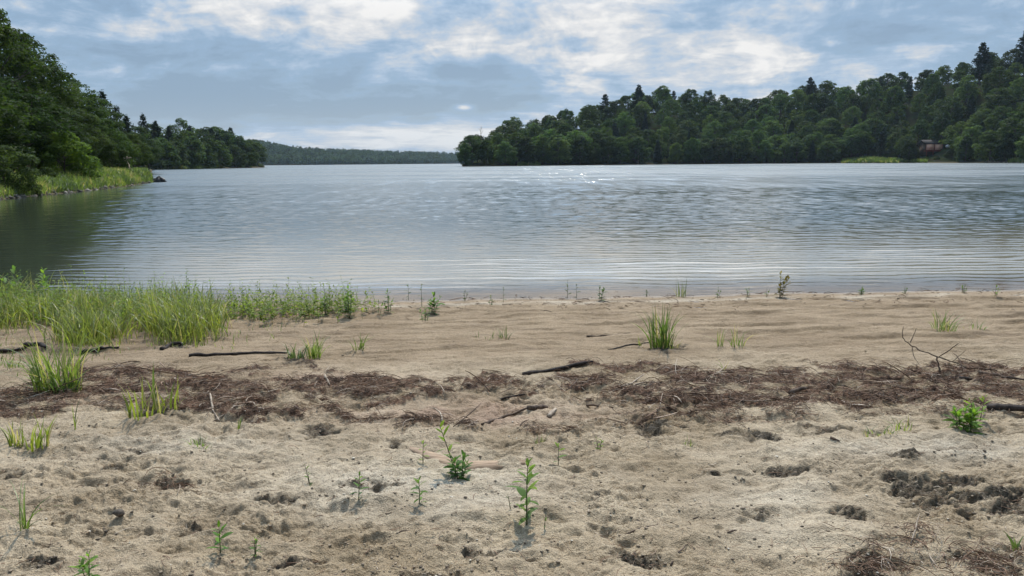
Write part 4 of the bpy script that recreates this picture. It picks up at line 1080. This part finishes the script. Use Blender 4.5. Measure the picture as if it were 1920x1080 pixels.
SEED = [
    (988, 982, 128, 'tallest green seedling standing alone at the lower middle', 24, 0.30, (0.02, 0.0), 1, (1, 1, 0.9)),
    (858, 888, 100, 'tall yellow green seedling leaning left behind the dark leafy one', 16, 0.26, (-0.34, 0.1), 1, (1.25, 1.2, 0.8)),
    (866, 892, 50, 'bushy dark green seedling left of the tallest one', 16, 0.44, (0.10, 0.0), 4, (0.62, 0.78, 0.8)),
    (672, 940, 54, 'small slim seedling on pale sand, left of the lower middle', 12, 0.36, (0.08, 0), 1, (0.75, 0.85, 0.8)),
    (786, 942, 50, 'small pale green seedling between the slim and bushy seedlings', 13, 0.40, (0.0, 0), 1, (1.0, 1.0, 0.9)),
    (793, 868, 42, 'thin yellow green seedling left of the leaning one', 8, 0.36, (0.05, 0), 1, (1.2, 1.15, 0.8)),
    (1047, 864, 40, 'short narrow seedling right above the tallest one', 7, 0.46, (0.02, 0), 1, (1.0, 1.0, 0.8)),
    (1122, 842, 26, 'thin bent seedling farthest right of the middle group', 6, 0.46, (-0.15, 0), 2, (1.1, 1.1, 0.8)),
    (413, 1034, 56, 'compact green seedling at the lower left', 14, 0.44, (0.02, 0), 1, (0.8, 1.0, 0.7)),
    (478, 1034, 44, 'faint branching seedling right of the compact lower left one', 9, 0.32, (0.15, 0), 2, (0.7, 0.8, 0.8)),
    (165, 1082, 58, 'green seedling cut by the bottom edge at lower left', 14, 0.44, (0.12, 0), 2, (1.0, 1.1, 0.7)),
    (1020, 990, 28, 'tiny shoot at the right foot of the tallest seedling', 5, 0.4, (0.1, 0), 1, (0.9, 0.9, 0.8)),
    (958, 960, 30, 'tiny thin shoot left of the tallest seedling', 4, 0.3, (-0.2, 0), 1, (0.6, 0.6, 0.6)),
    (580, 902, 34, 'thin wispy shoot on sand left of the pale patch', 5, 0.3, (-0.2, 0), 2, (0.7, 0.75, 0.7)),
    (1836, 792, 58, 'tall leafy shoot rising at the right of the leafy bush', 11, 0.34, (0.10, 0), 2, (1.1, 1.1, 0.7)),
    (1806, 806, 46, 'yellow green leafy bush on sand near the right edge', 12, 0.50, (0.0, 0), 9, (1.0, 1.1, 0.7)),
]
for s in SEED:
    herb(*s[:4], nl=s[4], leaf=s[5], lean=s[6], stems=s[7], tone=s[8], lw=0.30)

WL = [
    (1462, 556, 46, 'reddish brown leafy weed, tallest plant at the right waterline', 16, 0.26, 4, (1.25, 0.62, 0.9)),
    (1064, 559, 32, 'dark slim weed, left stem of the pair at the middle waterline', 8, 0.26, 1, (0.6, 0.55, 0.8)),
    (1081, 559, 26, 'dark slim weed, right stem of the pair at the middle waterline', 7, 0.28, 1, (0.6, 0.55, 0.8)),
    (1124, 564, 26, 'bushy grey weed at the waterline right of the slim pair', 10, 0.40, 3, (0.6, 0.62, 0.9)),
    (766, 562, 28, 'slim dark weed at the waterline right of the leafy weeds', 7, 0.30, 1, (0.6, 0.6, 0.8)),
    (791, 578, 44, 'tall thin weed beside the small bushy green weed', 9, 0.20, 1, (0.65, 0.65, 0.8)),
    (814, 588, 38, 'small bushy green weed left of the middle waterline', 10, 0.36, 6, (0.75, 0.85, 0.9)),
    (797, 600, 30, 'low grey green weed below the small bushy weed', 8, 0.3, 5, (0.8, 0.8, 0.9)),
    (728, 588, 42, 'loose branching green weed right of the weed mass', 10, 0.26, 4, (0.85, 0.9, 0.9)),
    (711, 592, 28, 'short weed between the weed mass and the loose branching weed', 8, 0.3, 2, (0.8, 0.85, 0.9)),
    (871, 564, 20, 'tiny weed at the waterline right of the bushy green weed', 6, 0.34, 2, (0.65, 0.6, 0.8)),
    (921, 572, 20, 'little forked weed just above the middle waterline', 6, 0.34, 3, (0.6, 0.55, 0.7)),
    (944, 566, 26, 'slim single weed right of the little forked weed', 6, 0.32, 1, (0.6, 0.55, 0.8)),
    (1212, 556, 12, 'very small dark weed left of the waterline grass tuft', 5, 0.5, 3, (0.5, 0.5, 0.7)),
    (1346, 557, 18, 'small thin weed right of the waterline grass tuft', 5, 0.4, 3, (0.7, 0.72, 0.8)),
    (1404, 557, 18, 'small weed left of the reddish brown weed', 5, 0.36, 4, (0.7, 0.72, 0.8)),
    (1437, 556, 18, 'small thin weed touching the left side of reddish weed', 4, 0.4, 2, (0.7, 0.65, 0.7)),
    (1616, 554, 16, 'low spreading weed at the waterline right of the reddish weed', 6, 0.44, 8, (0.7, 0.75, 0.8)),
    (1696, 550, 16, 'small weed at the waterline near the right', 5, 0.44, 3, (0.6, 0.62, 0.8)),
    (1808, 549, 14, 'tiny spread weed at the right end of the waterline', 5, 0.46, 5, (0.65, 0.65, 0.7)),
    (1866, 558, 20, 'small yellow green weed on wet sand at the far right', 6, 0.42, 2, (1.0, 1.05, 0.7)),
    (655, 596, 58, 'taller leafy weed at the right end of the weed mass', 13, 0.24, 4, (0.85, 0.88, 0.95)),
    (88, 575, 70, 'tall leafy weed stalk rising above the grass at left', 14, 0.26, 2, (0.9, 0.95, 0.9)),
    (36, 578, 74, 'tallest leafy weed stalk above the grass at the left edge', 14, 0.26, 2, (0.9, 0.95, 0.9)),
    (610, 590, 52, 'thin weed stalk standing over the middle of the weed mass', 10, 0.22, 2, (0.8, 0.82, 0.9)),
]
for w in WL:
    herb(w[0], w[1], w[2], w[3], nl=w[4], leaf=w[5], stems=w[6], tone=w[7], name='shore_weed', cat='weed', group='weeds along the waterline', spread=0.4, sw=0.9, lw=0.34)

# ------------------------------------------------------------------ driftwood
def drift(pxs, rpx, mat, label, lift=0.6, name='driftwood_stick', wob=0.3, taper=0.6, parent=None, seed=1, zs=None):
    W = [at(*p) for p in pxs]; r = rpx * size_at(W[0]) * 0.5
    o0 = W[0].copy()
    pts = [w - o0 + np.array([0, 0, r * lift + (zs[i] if zs else 0)]) for i, w in enumerate(W)]
    o = stick(name, pts, r, M[mat], None, 8, wob, taper, seed=seed)
    o.location = o0
    if label: tag(o, label, 'driftwood', 'driftwood on the sand')
    return o
drift([(355, 671), (420, 668), (480, 663), (540, 662)], 7, 'blackwood', 'long thin black stick lying on sand left of the middle', seed=11)
drift([(980, 697), (1040, 692), (1112, 685)], 9, 'blackwood', 'thick short black log at the middle of the beach', 0.7, 'driftwood_log', 0.15, 0.75, seed=12)
drift([(903, 795), (940, 776), (985, 769), (1042, 756)], 6, 'brownwood', 'long crooked brown stick below the drift line', seed=13)
drift([(990, 771), (1026, 761)], 11, 'brownwood', 'short thick brown piece lying against the crooked stick', 0.8, 'driftwood_piece', 0.1, 0.8, seed=14)
drift([(1028, 784), (1042, 770)], 8, 'greywood', 'short pale cut stick right of the crooked brown stick', 0.8, 'driftwood_piece', 0.1, 0.9, seed=15)
drift([(1018, 762), (1036, 780)], 3, 'greywood', 'thin pale twig between crooked stick and pale cut stick', 0.8, 'driftwood_twig', seed=16)
drift([(1850, 770), (1890, 774), (1990, 780)], 15, 'blackwood', 'thick dark log cut by the right edge', 0.5, 'driftwood_log', 0.15, 0.9, seed=17)
drift([(-40, 660), (20, 657), (85, 651)], 7, 'blackwood', 'dark stick at the left edge under the tall grass', seed=18)
drift([(45, 654), (75, 652), (88, 656)], 10, 'blackwood', 'short black chunk lying on the left edge stick', 0.8, 'driftwood_piece', 0.2, seed=19)
drift([(150, 660), (190, 657), (224, 656)], 8, 'blackwood', 'short dark stick right of the large arching grass clump', 0.5, seed=20)
drift([(303, 660), (320, 652), (348, 648)], 9, 'blackwood', 'small black root piece below the tall grass', 0.6, 'driftwood_piece', 0.35, seed=21)
drift([(1140, 653), (1175, 649), (1220, 642)], 4, 'blackwood', 'thin dark stick running into the tall dark clump', seed=22)
drift([(1100, 628), (1140, 626), (1182, 622)], 3.5, 'brownwood', 'thin brown twig on open sand left of the tall clump', seed=23, name='driftwood_twig')
drift([(1772, 703), (1822, 713)], 11, 'blackwood', 'dark thick stick in the litter below the bare branch', 0.7, seed=24)
drift([(1835, 709), (1880, 714), (1960, 722)], 6, 'brownwood', 'straight brown stick at the right edge above the log', 0.8, seed=25)
drift([(1258, 1052), (1272, 1035), (1290, 1018)], 4, 'brownwood', 'leaning brown twig on sand at the lower right of middle', seed=26, name='driftwood_twig')
drift([(1172, 995), (1200, 987), (1246, 978)], 4, 'brownwood', 'curved brown twig right of the tallest seedling', seed=27, name='driftwood_twig')
drift([(730, 1007), (752, 998), (778, 989)], 3, 'brownwood', 'fine brown twig left of the tallest seedling', seed=28, name='driftwood_twig')
drift([(1165, 732), (1185, 718), (1208, 704)], 4, 'greywood', 'pale twig slanting out of the right drift litter', 0.9, seed=29, name='driftwood_twig')
drift([(1176, 722), (1210, 720), (1248, 718)], 4, 'greywood', 'pale straight twig across the left end of right litter', 1.2, seed=30, name='driftwood_twig')
drift([(1480, 741), (1512, 737)], 10, 'brownwood', 'short dark stick lying in the right drift litter', 0.9, seed=31)
drift([(400, 788), (440, 772), (470, 768)], 4, 'greywood', 'pale curved root in the left drift litter', 1.2, seed=32, name='driftwood_twig')
drift([(395, 752), (400, 775), (412, 790)], 4, 'greywood', 'second pale root crossing the curved one in left litter', 1.2, seed=33, name='driftwood_twig')
drift([(1100, 754), (1150, 760)], 5, 'brownwood', 'short brown stick at the left edge of right litter', 0.8, seed=34)
drift([(940, 746), (985, 742)], 5, 'blackwood', 'short dark stick above the crooked brown stick', 0.8, seed=35)
drift([(610, 716), (618, 724)], 6, 'greywood', 'small pale wood chip in the left drift litter', 1.2, seed=36, name='driftwood_piece')
drift([(1300, 965), (1330, 962)], 3.5, 'brownwood', 'tiny twig on smooth sand at the lower right', seed=37, name='driftwood_twig')
drift([(1364, 999), (1382, 996)], 4, 'brownwood', 'tiny twig on smooth sand above the leaning brown twig', seed=38, name='driftwood_twig')
drift([(1556, 832), (1574, 836)], 5, 'brownwood', 'short twig on churned sand left of the weed patch', seed=39, name='driftwood_twig')
drift([(1708, 1020), (1722, 988)], 4, 'greywood', 'pale twig upright in the lower right litter', 0.9, seed=40, name='driftwood_twig', zs=[0, 0.06])
drift([(1725, 1015), (1760, 1060)], 4, 'greywood', 'pale twig slanting down in the lower right litter', 0.9, seed=41, name='driftwood_twig')
drift([(1648, 1018), (1660, 1065)], 4, 'greywood', 'grey twig at the left of the lower right litter', 0.9, seed=42, name='driftwood_twig')

# bare dead branch sticking up at the right drift line
B0 = at(1762, 700); s = size_at(B0)
def bp(px, py, dy=0.0):   # points of the branch in the upright plane through its foot
    return np.array([(px - 1762) * s, dy, (700 - py) * s])
br = empty('dead_branch', B0); tag(br, 'bare forked dead branch sticking up from the right drift litter', 'branch')
stick('stem', [bp(1762, 704), bp(1762, 688, 0.02), bp(1758, 674, 0.04), bp(1738, 667, 0.10), bp(1722, 658, 0.16), bp(1712, 646, 0.2), bp(1716, 626, 0.22)], 0.0065, M['brownwood'], br, 6, 0.4, 0.4, seed=51)
for i, (pts, rr) in enumerate([([bp(1760, 676, 0.03), bp(1776, 660, 0.0), bp(1790, 642, -0.03)], 0.007), ([bp(1758, 674, 0.04), bp(1780, 680, -0.05), bp(1806, 692, -0.10)], 0.009),
                               ([bp(1722, 658, 0.16), bp(1734, 640, 0.2), bp(1738, 628, 0.2)], 0.006), ([bp(1726, 660, 0.15), bp(1722, 675, 0.1), bp(1728, 690, 0.05)], 0.006), ([bp(1778, 679, -0.04), bp(1792, 664, -0.05), bp(1800, 656, -0.05)], 0.004)]):
    stick('twig', pts, rr * 0.65, M['brownwood'], br, 5, 0.4, 0.4, seed=60 + i)

# flat half buried board
a, b, c = at(768, 848), at(860, 872), at(985, 868)
cx = (a + c) / 2
pl = np.array([a, (a + b) / 2, b, (b + c) / 2 + np.array([0, -0.01, 0]), c]) - cx
n_ = len(pl); wv = np.array([0.015, 0.07, 0.09, 0.065, 0.012]); V = []
for i in range(n_):
    V += [pl[i] + np.array([0.0, wv[i] * 0.6 + 0.015, 0.010]), pl[i] + np.array([0, -wv[i] * 0.6, 0.004]), pl[i] + np.array([0, -wv[i] * 0.62, -0.02]), pl[i] + np.array([0, wv[i] * 0.6 + 0.02, -0.02])]
Q = []
for i in range(n_ - 1):
    for k in range(4): Q.append((i * 4 + k, i * 4 + (k + 1) % 4, i * 4 + 4 + (k + 1) % 4, i * 4 + 4 + k))
Q += [(3, 2, 1, 0), tuple((n_ - 1) * 4 + k for k in range(4))]
bd = mesh_obj('driftwood_board', np.array(V), Q, mat=mat_bark('pink_weathered_board', (0.13, 0.085, 0.055), (0.32, 0.225, 0.145), 34, 0.95, (0.25, 2.2, 1)))
bd.location = cx; tag(bd, 'flat tan driftwood board half buried behind the bushy seedling', 'driftwood', 'driftwood on the sand')

# dark clod on the left foreground sand
V, T, k = lumps(np.array([[0, 0, 0.02]]), np.array([0.022]), np.random.default_rng(14), 0.9)
cl = mesh_obj('soil_clod', V, tris=T, mat=M['darkrock'].copy(), smooth=False)
cl.data.materials[0] = mat_bark('damp_clod', (0.05, 0.04, 0.03), (0.13, 0.10, 0.075), 30)
cl.location = at(225, 970); tag(cl, 'small brown clod on sand at the lower left', 'clod')

# ------------------------------------------------------------------ drift litter: strands, needles, roots and crumbs (too many to count)
def scatter(n, wfun, lo, hi):
    out = []
    while sum(len(o) for o in out) < n:
        q = rng.uniform(lo, hi, (n, 2)); B = px_to_beach(q); _, _, W, S, D = masks(B[:, 0], B[:, 1])
        t = y_water(B[:, 0]) - B[:, 1]
        k = rng.random(n) < wfun(q, W, S, B, t); out.append(B[k])
    return np.concatenate(out)[:n]

def strands(name, label, B, lr, rr, vr, arch):
    n = len(B); a = rng.uniform(0, 6.28, n); L = lr[0] + (lr[1] - lr[0]) * rng.random(n) ** 2.2
    cv = rng.normal(0, 0.5, n); t = np.linspace(-0.5, 0.5, 5)
    ang = a[:, None] + cv[:, None] * t[None] * 2
    step = L[:, None] / 4
    X = np.cumsum(np.cos(ang) * step, 1); Yv = np.cumsum(np.sin(ang) * step, 1)
    tilt = rng.normal(0, 0.12, n)[:, None] * L[:, None] * (t + 0.5)[None]
    up = arch * rng.random(n)[:, None] ** 2 * L[:, None] * (1 - (2 * t[None]) ** 2)
    P = np.stack([B[:, 0:1] + X - X.mean(1, keepdims=True), B[:, 1:2] + Yv - Yv.mean(1, keepdims=True), B[:, 2:3] + 0.003 + np.abs(tilt) + up], -1)
    R = rr[0] + (rr[1] - rr[0]) * rng.random(n) ** 2
    V, Q, T = tubes(P, R[:, None] * np.array([0.7, 1, 1, 0.9, 0.5])[None], 3)
    var = np.clip(vr(n), 0, 1)
    o = mesh_obj(name, V, Q, T, mat=M['litter'], attrs={'var': np.repeat(var, 15)})
    tag(o, label, 'litter', None, 'stuff'); return o

B = scatter(16000, lambda q, W, S, B, t: W ** 1.2, (-120, 676), (2050, 812))
strands('drift_litter', 'band of brown needles, roots and twigs washed up across the beach', B, (0.025, 0.15), (0.0008, 0.0024), lambda n: np.where(rng.random(n) < 0.12, rng.uniform(0.8, 1.0, n), rng.uniform(0, 0.75, n)), 0.28)
B = scatter(650, lambda q, W, S, B, t: W ** 1.5, (-120, 676), (2050, 812))
strands('drift_twigs', 'longer twigs, reeds and bark strips lying in the drift line', B, (0.08, 0.34), (0.0018, 0.0055), lambda n: np.where(rng.random(n) < 0.3, rng.uniform(0.8, 1.0, n), rng.uniform(0, 0.5, n)), 0.10)
B = scatter(1100, lambda q, W, S, B, t: np.exp(-((t - 0.05) / 0.05) ** 2) * sstep(-0.3, 0.5, perlin(B[:, 0] * 1.3, B[:, 0] * 0, 61)) + 0.12 * np.exp(-((t - 0.5) / 0.5) ** 2), (-100, 540), (2020, 600))
B[:, 2] = np.maximum(B[:, 2], 0.0)
strands('waterline_litter', 'thin dark line of plant scraps left along the water edge', B, (0.02, 0.16), (0.0015, 0.005), lambda n: rng.random(n) * 0.5, 0.12)
B = scatter(1500, lambda q, W, S, B, t: 0.10 + 0.9 * S, (-100, 780), (2020, 1100))
strands('sand_twigs', 'small twigs and straws scattered over the foreground sand', B, (0.015, 0.10), (0.0007, 0.0020), lambda n: rng.random(n) ** 0.8, 0.12)
B = scatter(700, lambda q, W, S, B, t: np.exp(-(((q[:, 0] - 1850) / 70) ** 2 + ((q[:, 1] - 1050) / 26) ** 2)) + np.exp(-(((q[:, 0] - 1640) / 60) ** 2 + ((q[:, 1] - 1052) / 24) ** 2)) + 0.8 * np.exp(-(((q[:, 0] - 325) / 45) ** 2 + ((q[:, 1] - 905) / 14) ** 2)) + 0.5 * np.exp(-(((q[:, 0] - 1720) / 50) ** 2 + ((q[:, 1] - 1005) / 24) ** 2)), (200, 860), (2000, 1100))
strands('straw_heap', 'loose heaps of dead straw and roots on the foreground sand', B, (0.03, 0.16), (0.0008, 0.0022), lambda n: rng.random(n), 0.3)

B = np.concatenate([scatter(8500, lambda q, W, S, B, t: 0.10 + 0.55 * S + 0.30 * sstep(0.15, 0.6, fbm(B[:, 0] * 2, B[:, 1] * 2, 3, 131)), (-100, 770), (2020, 1105)),
                    scatter(900, lambda q, W, S, B, t: W, (-100, 680), (2020, 800)),
                    scatter(500, lambda q, W, S, B, t: sstep(0.1, 0.5, perlin(B[:, 0] * 1.5, t * 4, 55)) + 0.06, (-100, 566), (2020, 690))])
S_ = 0.0016 + 0.0075 * rng.random(len(B)) ** 7
B[:, 2] += S_ * 0.3
V, T, k = lumps(B, S_, rng, 0.42)
var = np.where(rng.random(len(B)) < 0.07, 1.0, rng.uniform(0, 0.65, len(B)))
o = mesh_obj('soil_crumbs', V, tris=T, mat=M['crumb'], attrs={'var': np.repeat(var, k)})
tag(o, 'dark soil crumbs and bits of gravel scattered on the sand', 'crumbs', None, 'stuff')

# ------------------------------------------------------------------ haze
V, Q = boxes([(-2790, -125, -5.0, 2790, 2870, 110)])
hz = mesh_obj('haze', V, Q)
hm = bpy.data.materials.new('haze_air'); hm.use_nodes = True; nt = NT(hm.node_tree); nt.n.clear()
out = nt.new('ShaderNodeOutputMaterial'); pv = nt.new('ShaderNodeVolumePrincipled')
pv.inputs['Color'].default_value = (0.70, 0.86, 1.0, 1); pv.inputs['Density'].default_value = 0.000045; pv.inputs['Anisotropy'].default_value = 0.0
nt.l.new(pv.outputs[0], out.inputs['Volume']); hz.data.materials.append(hm)
tag(hz, 'thin blue summer haze over the lake', 'haze', None, 'stuff')

# ------------------------------------------------------------------ sky, sun
SUN_EL, SUN_AZ = math.radians(53), math.radians(7.5)       # azimuth right of the view direction
w = bpy.data.worlds.new('World'); scene.world = w; w.use_nodes = True
nt = NT(w.node_tree); nt.n.clear()
out = nt.new('ShaderNodeOutputWorld'); bg = nt.new('ShaderNodeBackground'); bg.inputs[1].default_value = 0.1
sky = nt.new('ShaderNodeTexSky', sky_type='NISHITA'); sky.sun_disc = False; sky.sun_elevation = SUN_EL; sky.sun_rotation = SUN_AZ
sky.air_density = 1.0; sky.dust_density = 1.2; sky.ozone_density = 1.0
co = nt.new('ShaderNodeTexCoord').outputs['Generated']
sp = nt.new('ShaderNodeSeparateXYZ'); nt.l.new(co, sp.inputs[0])
dx, dy, dz = sp.outputs
az = nt.m('ARCTAN2', dx, dy); el = nt.m('ARCSINE', dz)
zz = nt.m('ADD', nt.m('MAXIMUM', dz, 0.0), 0.10)
cmb = nt.new('ShaderNodeCombineXYZ'); nt.l.new(nt.m('DIVIDE', dx, zz), cmb.inputs[0]); nt.l.new(nt.m('DIVIDE', dy, zz), cmb.inputs[1])
P = cmb.outputs[0]
def ang(px, py):
    d = ray(px, py); d = d / np.linalg.norm(d)
    return math.atan2(d[0], d[1]), math.asin(d[2])
def blob(px, py, rx, ry, k):
    a0, e0 = ang(px, py)
    qa = nt.m('MULTIPLY', nt.m('SUBTRACT', az, a0), F / rx); qe = nt.m('MULTIPLY', nt.m('SUBTRACT', el, e0), F / ry)
    s = nt.m('ADD', nt.m('MULTIPLY', qa, qa), nt.m('MULTIPLY', qe, qe))
    return nt.m('MULTIPLY', nt.m('EXPONENT', nt.m('MULTIPLY', s, -1.0)), k)
big = nt.noise(nt.mapping(P, (0.55, 0.55, 1), loc=(2.3, 1.7, 0)), 1.0, 6, 0.55, 0.4)
med = nt.noise(nt.mapping(P, (1.5, 1.5, 1), loc=(7.3, 0.4, 0)), 1.0, 9, 0.60, 0.5)
cva = nt.new('ShaderNodeCombineXYZ'); nt.l.new(az, cva.inputs[0]); nt.l.new(el, cva.inputs[1])
lmp = nt.noise(nt.mapping(cva.outputs[0], (9.0, 17.0, 1), loc=(0.7, 2.1, 0)), 1.0, 9, 0.60, 0.6)
lm2 = nt.noise(nt.mapping(cva.outputs[0], (26.0, 44.0, 1), loc=(3.7, 1.1, 0)), 1.0, 7, 0.62, 0.5)
fin = nt.noise(nt.mapping(P, (4.2, 4.2, 1), loc=(1.3, 4.4, 0)), 1.0, 8, 0.62, 0.3)
val = nt.m('ADD', nt.m('MULTIPLY', nt.m('SUBTRACT', big, 0.5), 1.1), nt.m('MULTIPLY', nt.m('SUBTRACT', med, 0.5), 1.5))
val = nt.m('ADD', val, nt.m('MULTIPLY', nt.m('SUBTRACT', fin, 0.5), 0.55))
lum = nt.m('ADD', nt.m('MULTIPLY', nt.m('SUBTRACT', lmp, 0.5), 1.15), nt.m('MULTIPLY', nt.m('SUBTRACT', lm2, 0.5), 0.42))
val = nt.m('ADD', nt.m('MULTIPLY', val, 0.62), nt.m('MULTIPLY', lum, nt.ramp(el, 0.03, 0.12, 0.35, 1.0)))
BL = [(300, 15, 260, 45, -0.14), (270, 130, 130, 18, 0.22), (420, 60, 60, 40, 0.10), (690, 75, 150, 70, 0.22), (770, 130, 60, 22, 0.22), (560, 20, 300, 40, 0.22),
      (1180, 120, 230, 45, 0.30), (1020, 30, 360, 70, 0.26), (1400, 95, 110, 30, 0.25), (800, 254, 220, 24, 0.44), (930, 222, 130, 14, 0.16), (650, 182, 50, 10, 0.22), (520, 200, 60, 14, 0.12), (868, 201, 20, 6, 0.55), (1560, 80, 16, 9, 0.30),
      (620, 150, 300, 60, -0.26), (900, 140, 130, 45, -0.22), (250, 190, 220, 40, -0.26), (780, 205, 230, 24, -0.30), (400, 100, 100, 25, -0.10), (1650, 40, 260, 60, -0.10), (1320, 60, 60, 40, -0.08), (1700, 110, 260, 40, 0.05), (350, 225, 60, 12, 0.14),
      (700, 272, 300, 16, 0.16), (1250, -300, 900, 260, 0.25)]
tot = val
for b in BL: tot = nt.m('ADD', tot, blob(*b))
v01 = nt.m('ADD', nt.m('MULTIPLY', tot, 1.55), 0.345)
cr = nt.new('ShaderNodeValToRGB'); nt.l.new(v01, cr.inputs[0])
e = cr.color_ramp; e.interpolation = 'LINEAR'
cols = [(0.0, (0.215, 0.325, 0.475)), (0.30, (0.285, 0.420, 0.590)), (0.52, (0.430, 0.550, 0.700)), (0.70, (0.610, 0.655, 0.715)), (0.84, (0.755, 0.765, 0.78)), (1.0, (0.90, 0.89, 0.875))]
e.elements[0].position = cols[0][0]; e.elements[0].color = (*cols[0][1], 1)
e.elements[1].position = cols[-1][0]; e.elements[1].color = (*cols[-1][1], 1)
for p_, c_ in cols[1:-1]:
    q = e.elements.new(p_); q.color = (*c_, 1)
cl10 = nt.mix(1.0, cr.outputs[0], (10, 10, 10), 'MULTIPLY')
# unseen sky above the frame: brightness added to lift the water, with sun glow
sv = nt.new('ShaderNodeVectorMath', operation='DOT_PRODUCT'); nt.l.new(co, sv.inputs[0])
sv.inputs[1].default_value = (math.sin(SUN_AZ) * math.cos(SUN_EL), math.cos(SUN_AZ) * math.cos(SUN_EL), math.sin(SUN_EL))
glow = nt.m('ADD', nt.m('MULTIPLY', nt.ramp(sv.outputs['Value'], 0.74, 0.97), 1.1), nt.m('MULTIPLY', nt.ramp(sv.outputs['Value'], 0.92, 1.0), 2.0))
cl10 = nt.mix(1.0, cl10, nt.mix(nt.m('MULTIPLY', nt.ramp(el, 0.17, 0.45), nt.ramp(dy, -0.35, 0.35, 0.0, 1.0)), (1, 1, 1), (2.75, 2.95, 3.2)), 'MULTIPLY')  # boosted ahead only, so slopes facing the camera get deeper shade
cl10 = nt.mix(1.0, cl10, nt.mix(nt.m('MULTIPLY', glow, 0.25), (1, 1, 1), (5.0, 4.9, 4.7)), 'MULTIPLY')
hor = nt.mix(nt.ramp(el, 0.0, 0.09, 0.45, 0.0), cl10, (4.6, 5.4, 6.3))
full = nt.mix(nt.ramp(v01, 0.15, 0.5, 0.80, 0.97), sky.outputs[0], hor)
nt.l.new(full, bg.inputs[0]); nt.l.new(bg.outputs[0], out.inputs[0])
w.cycles.sampling_method = 'MANUAL'; w.cycles.sample_map_resolution = 512

sd = bpy.data.lights.new('sun', 'SUN'); sd.energy = 5.0; sd.angle = math.radians(0.6); sd.color = (1.0, 0.925, 0.80)
so = bpy.data.objects.new('sun', sd); COL.objects.link(so)
from mathutils import Vector
sdir = Vector((math.sin(SUN_AZ) * math.cos(SUN_EL), math.cos(SUN_AZ) * math.cos(SUN_EL), math.sin(SUN_EL)))
so.rotation_euler = sdir.to_track_quat('Z', 'Y').to_euler()

# ------------------------------------------------------------------ camera, render settings
cd = bpy.data.cameras.new('camera'); cam = bpy.data.objects.new('camera', cd); COL.objects.link(cam)
cd.sensor_width = 36; cd.lens = 36 * F / 1920; cd.clip_start = 0.05; cd.clip_end = 6000
mw = Matrix(((_r[0], _u[0], -_f[0], CAM[0]), (_r[1], _u[1], -_f[1], CAM[1]), (_r[2], _u[2], -_f[2], CAM[2]), (0, 0, 0, 1)))
cam.matrix_world = mw
scene.camera = cam
scene.view_settings.view_transform = 'Standard'; scene.view_settings.look = 'None'
scene.view_settings.exposure = 0; scene.view_settings.gamma = 1
cy = scene.cycles
cy.max_bounces = 6; cy.diffuse_bounces = 2; cy.glossy_bounces = 3; cy.transmission_bounces = 3; cy.transparent_max_bounces = 8; cy.volume_bounces = 0
cy.sample_clamp_indirect = 6; cy.caustics_reflective = False; cy.caustics_refractive = False
cy.use_denoising = True; cy.denoiser = 'OPENIMAGEDENOISE'; cy.denoising_input_passes = 'RGB_ALBEDO_NORMAL'; cy.denoising_prefilter = 'ACCURATE'
print('trees', tree_count, 'objects', len(bpy.data.objects))
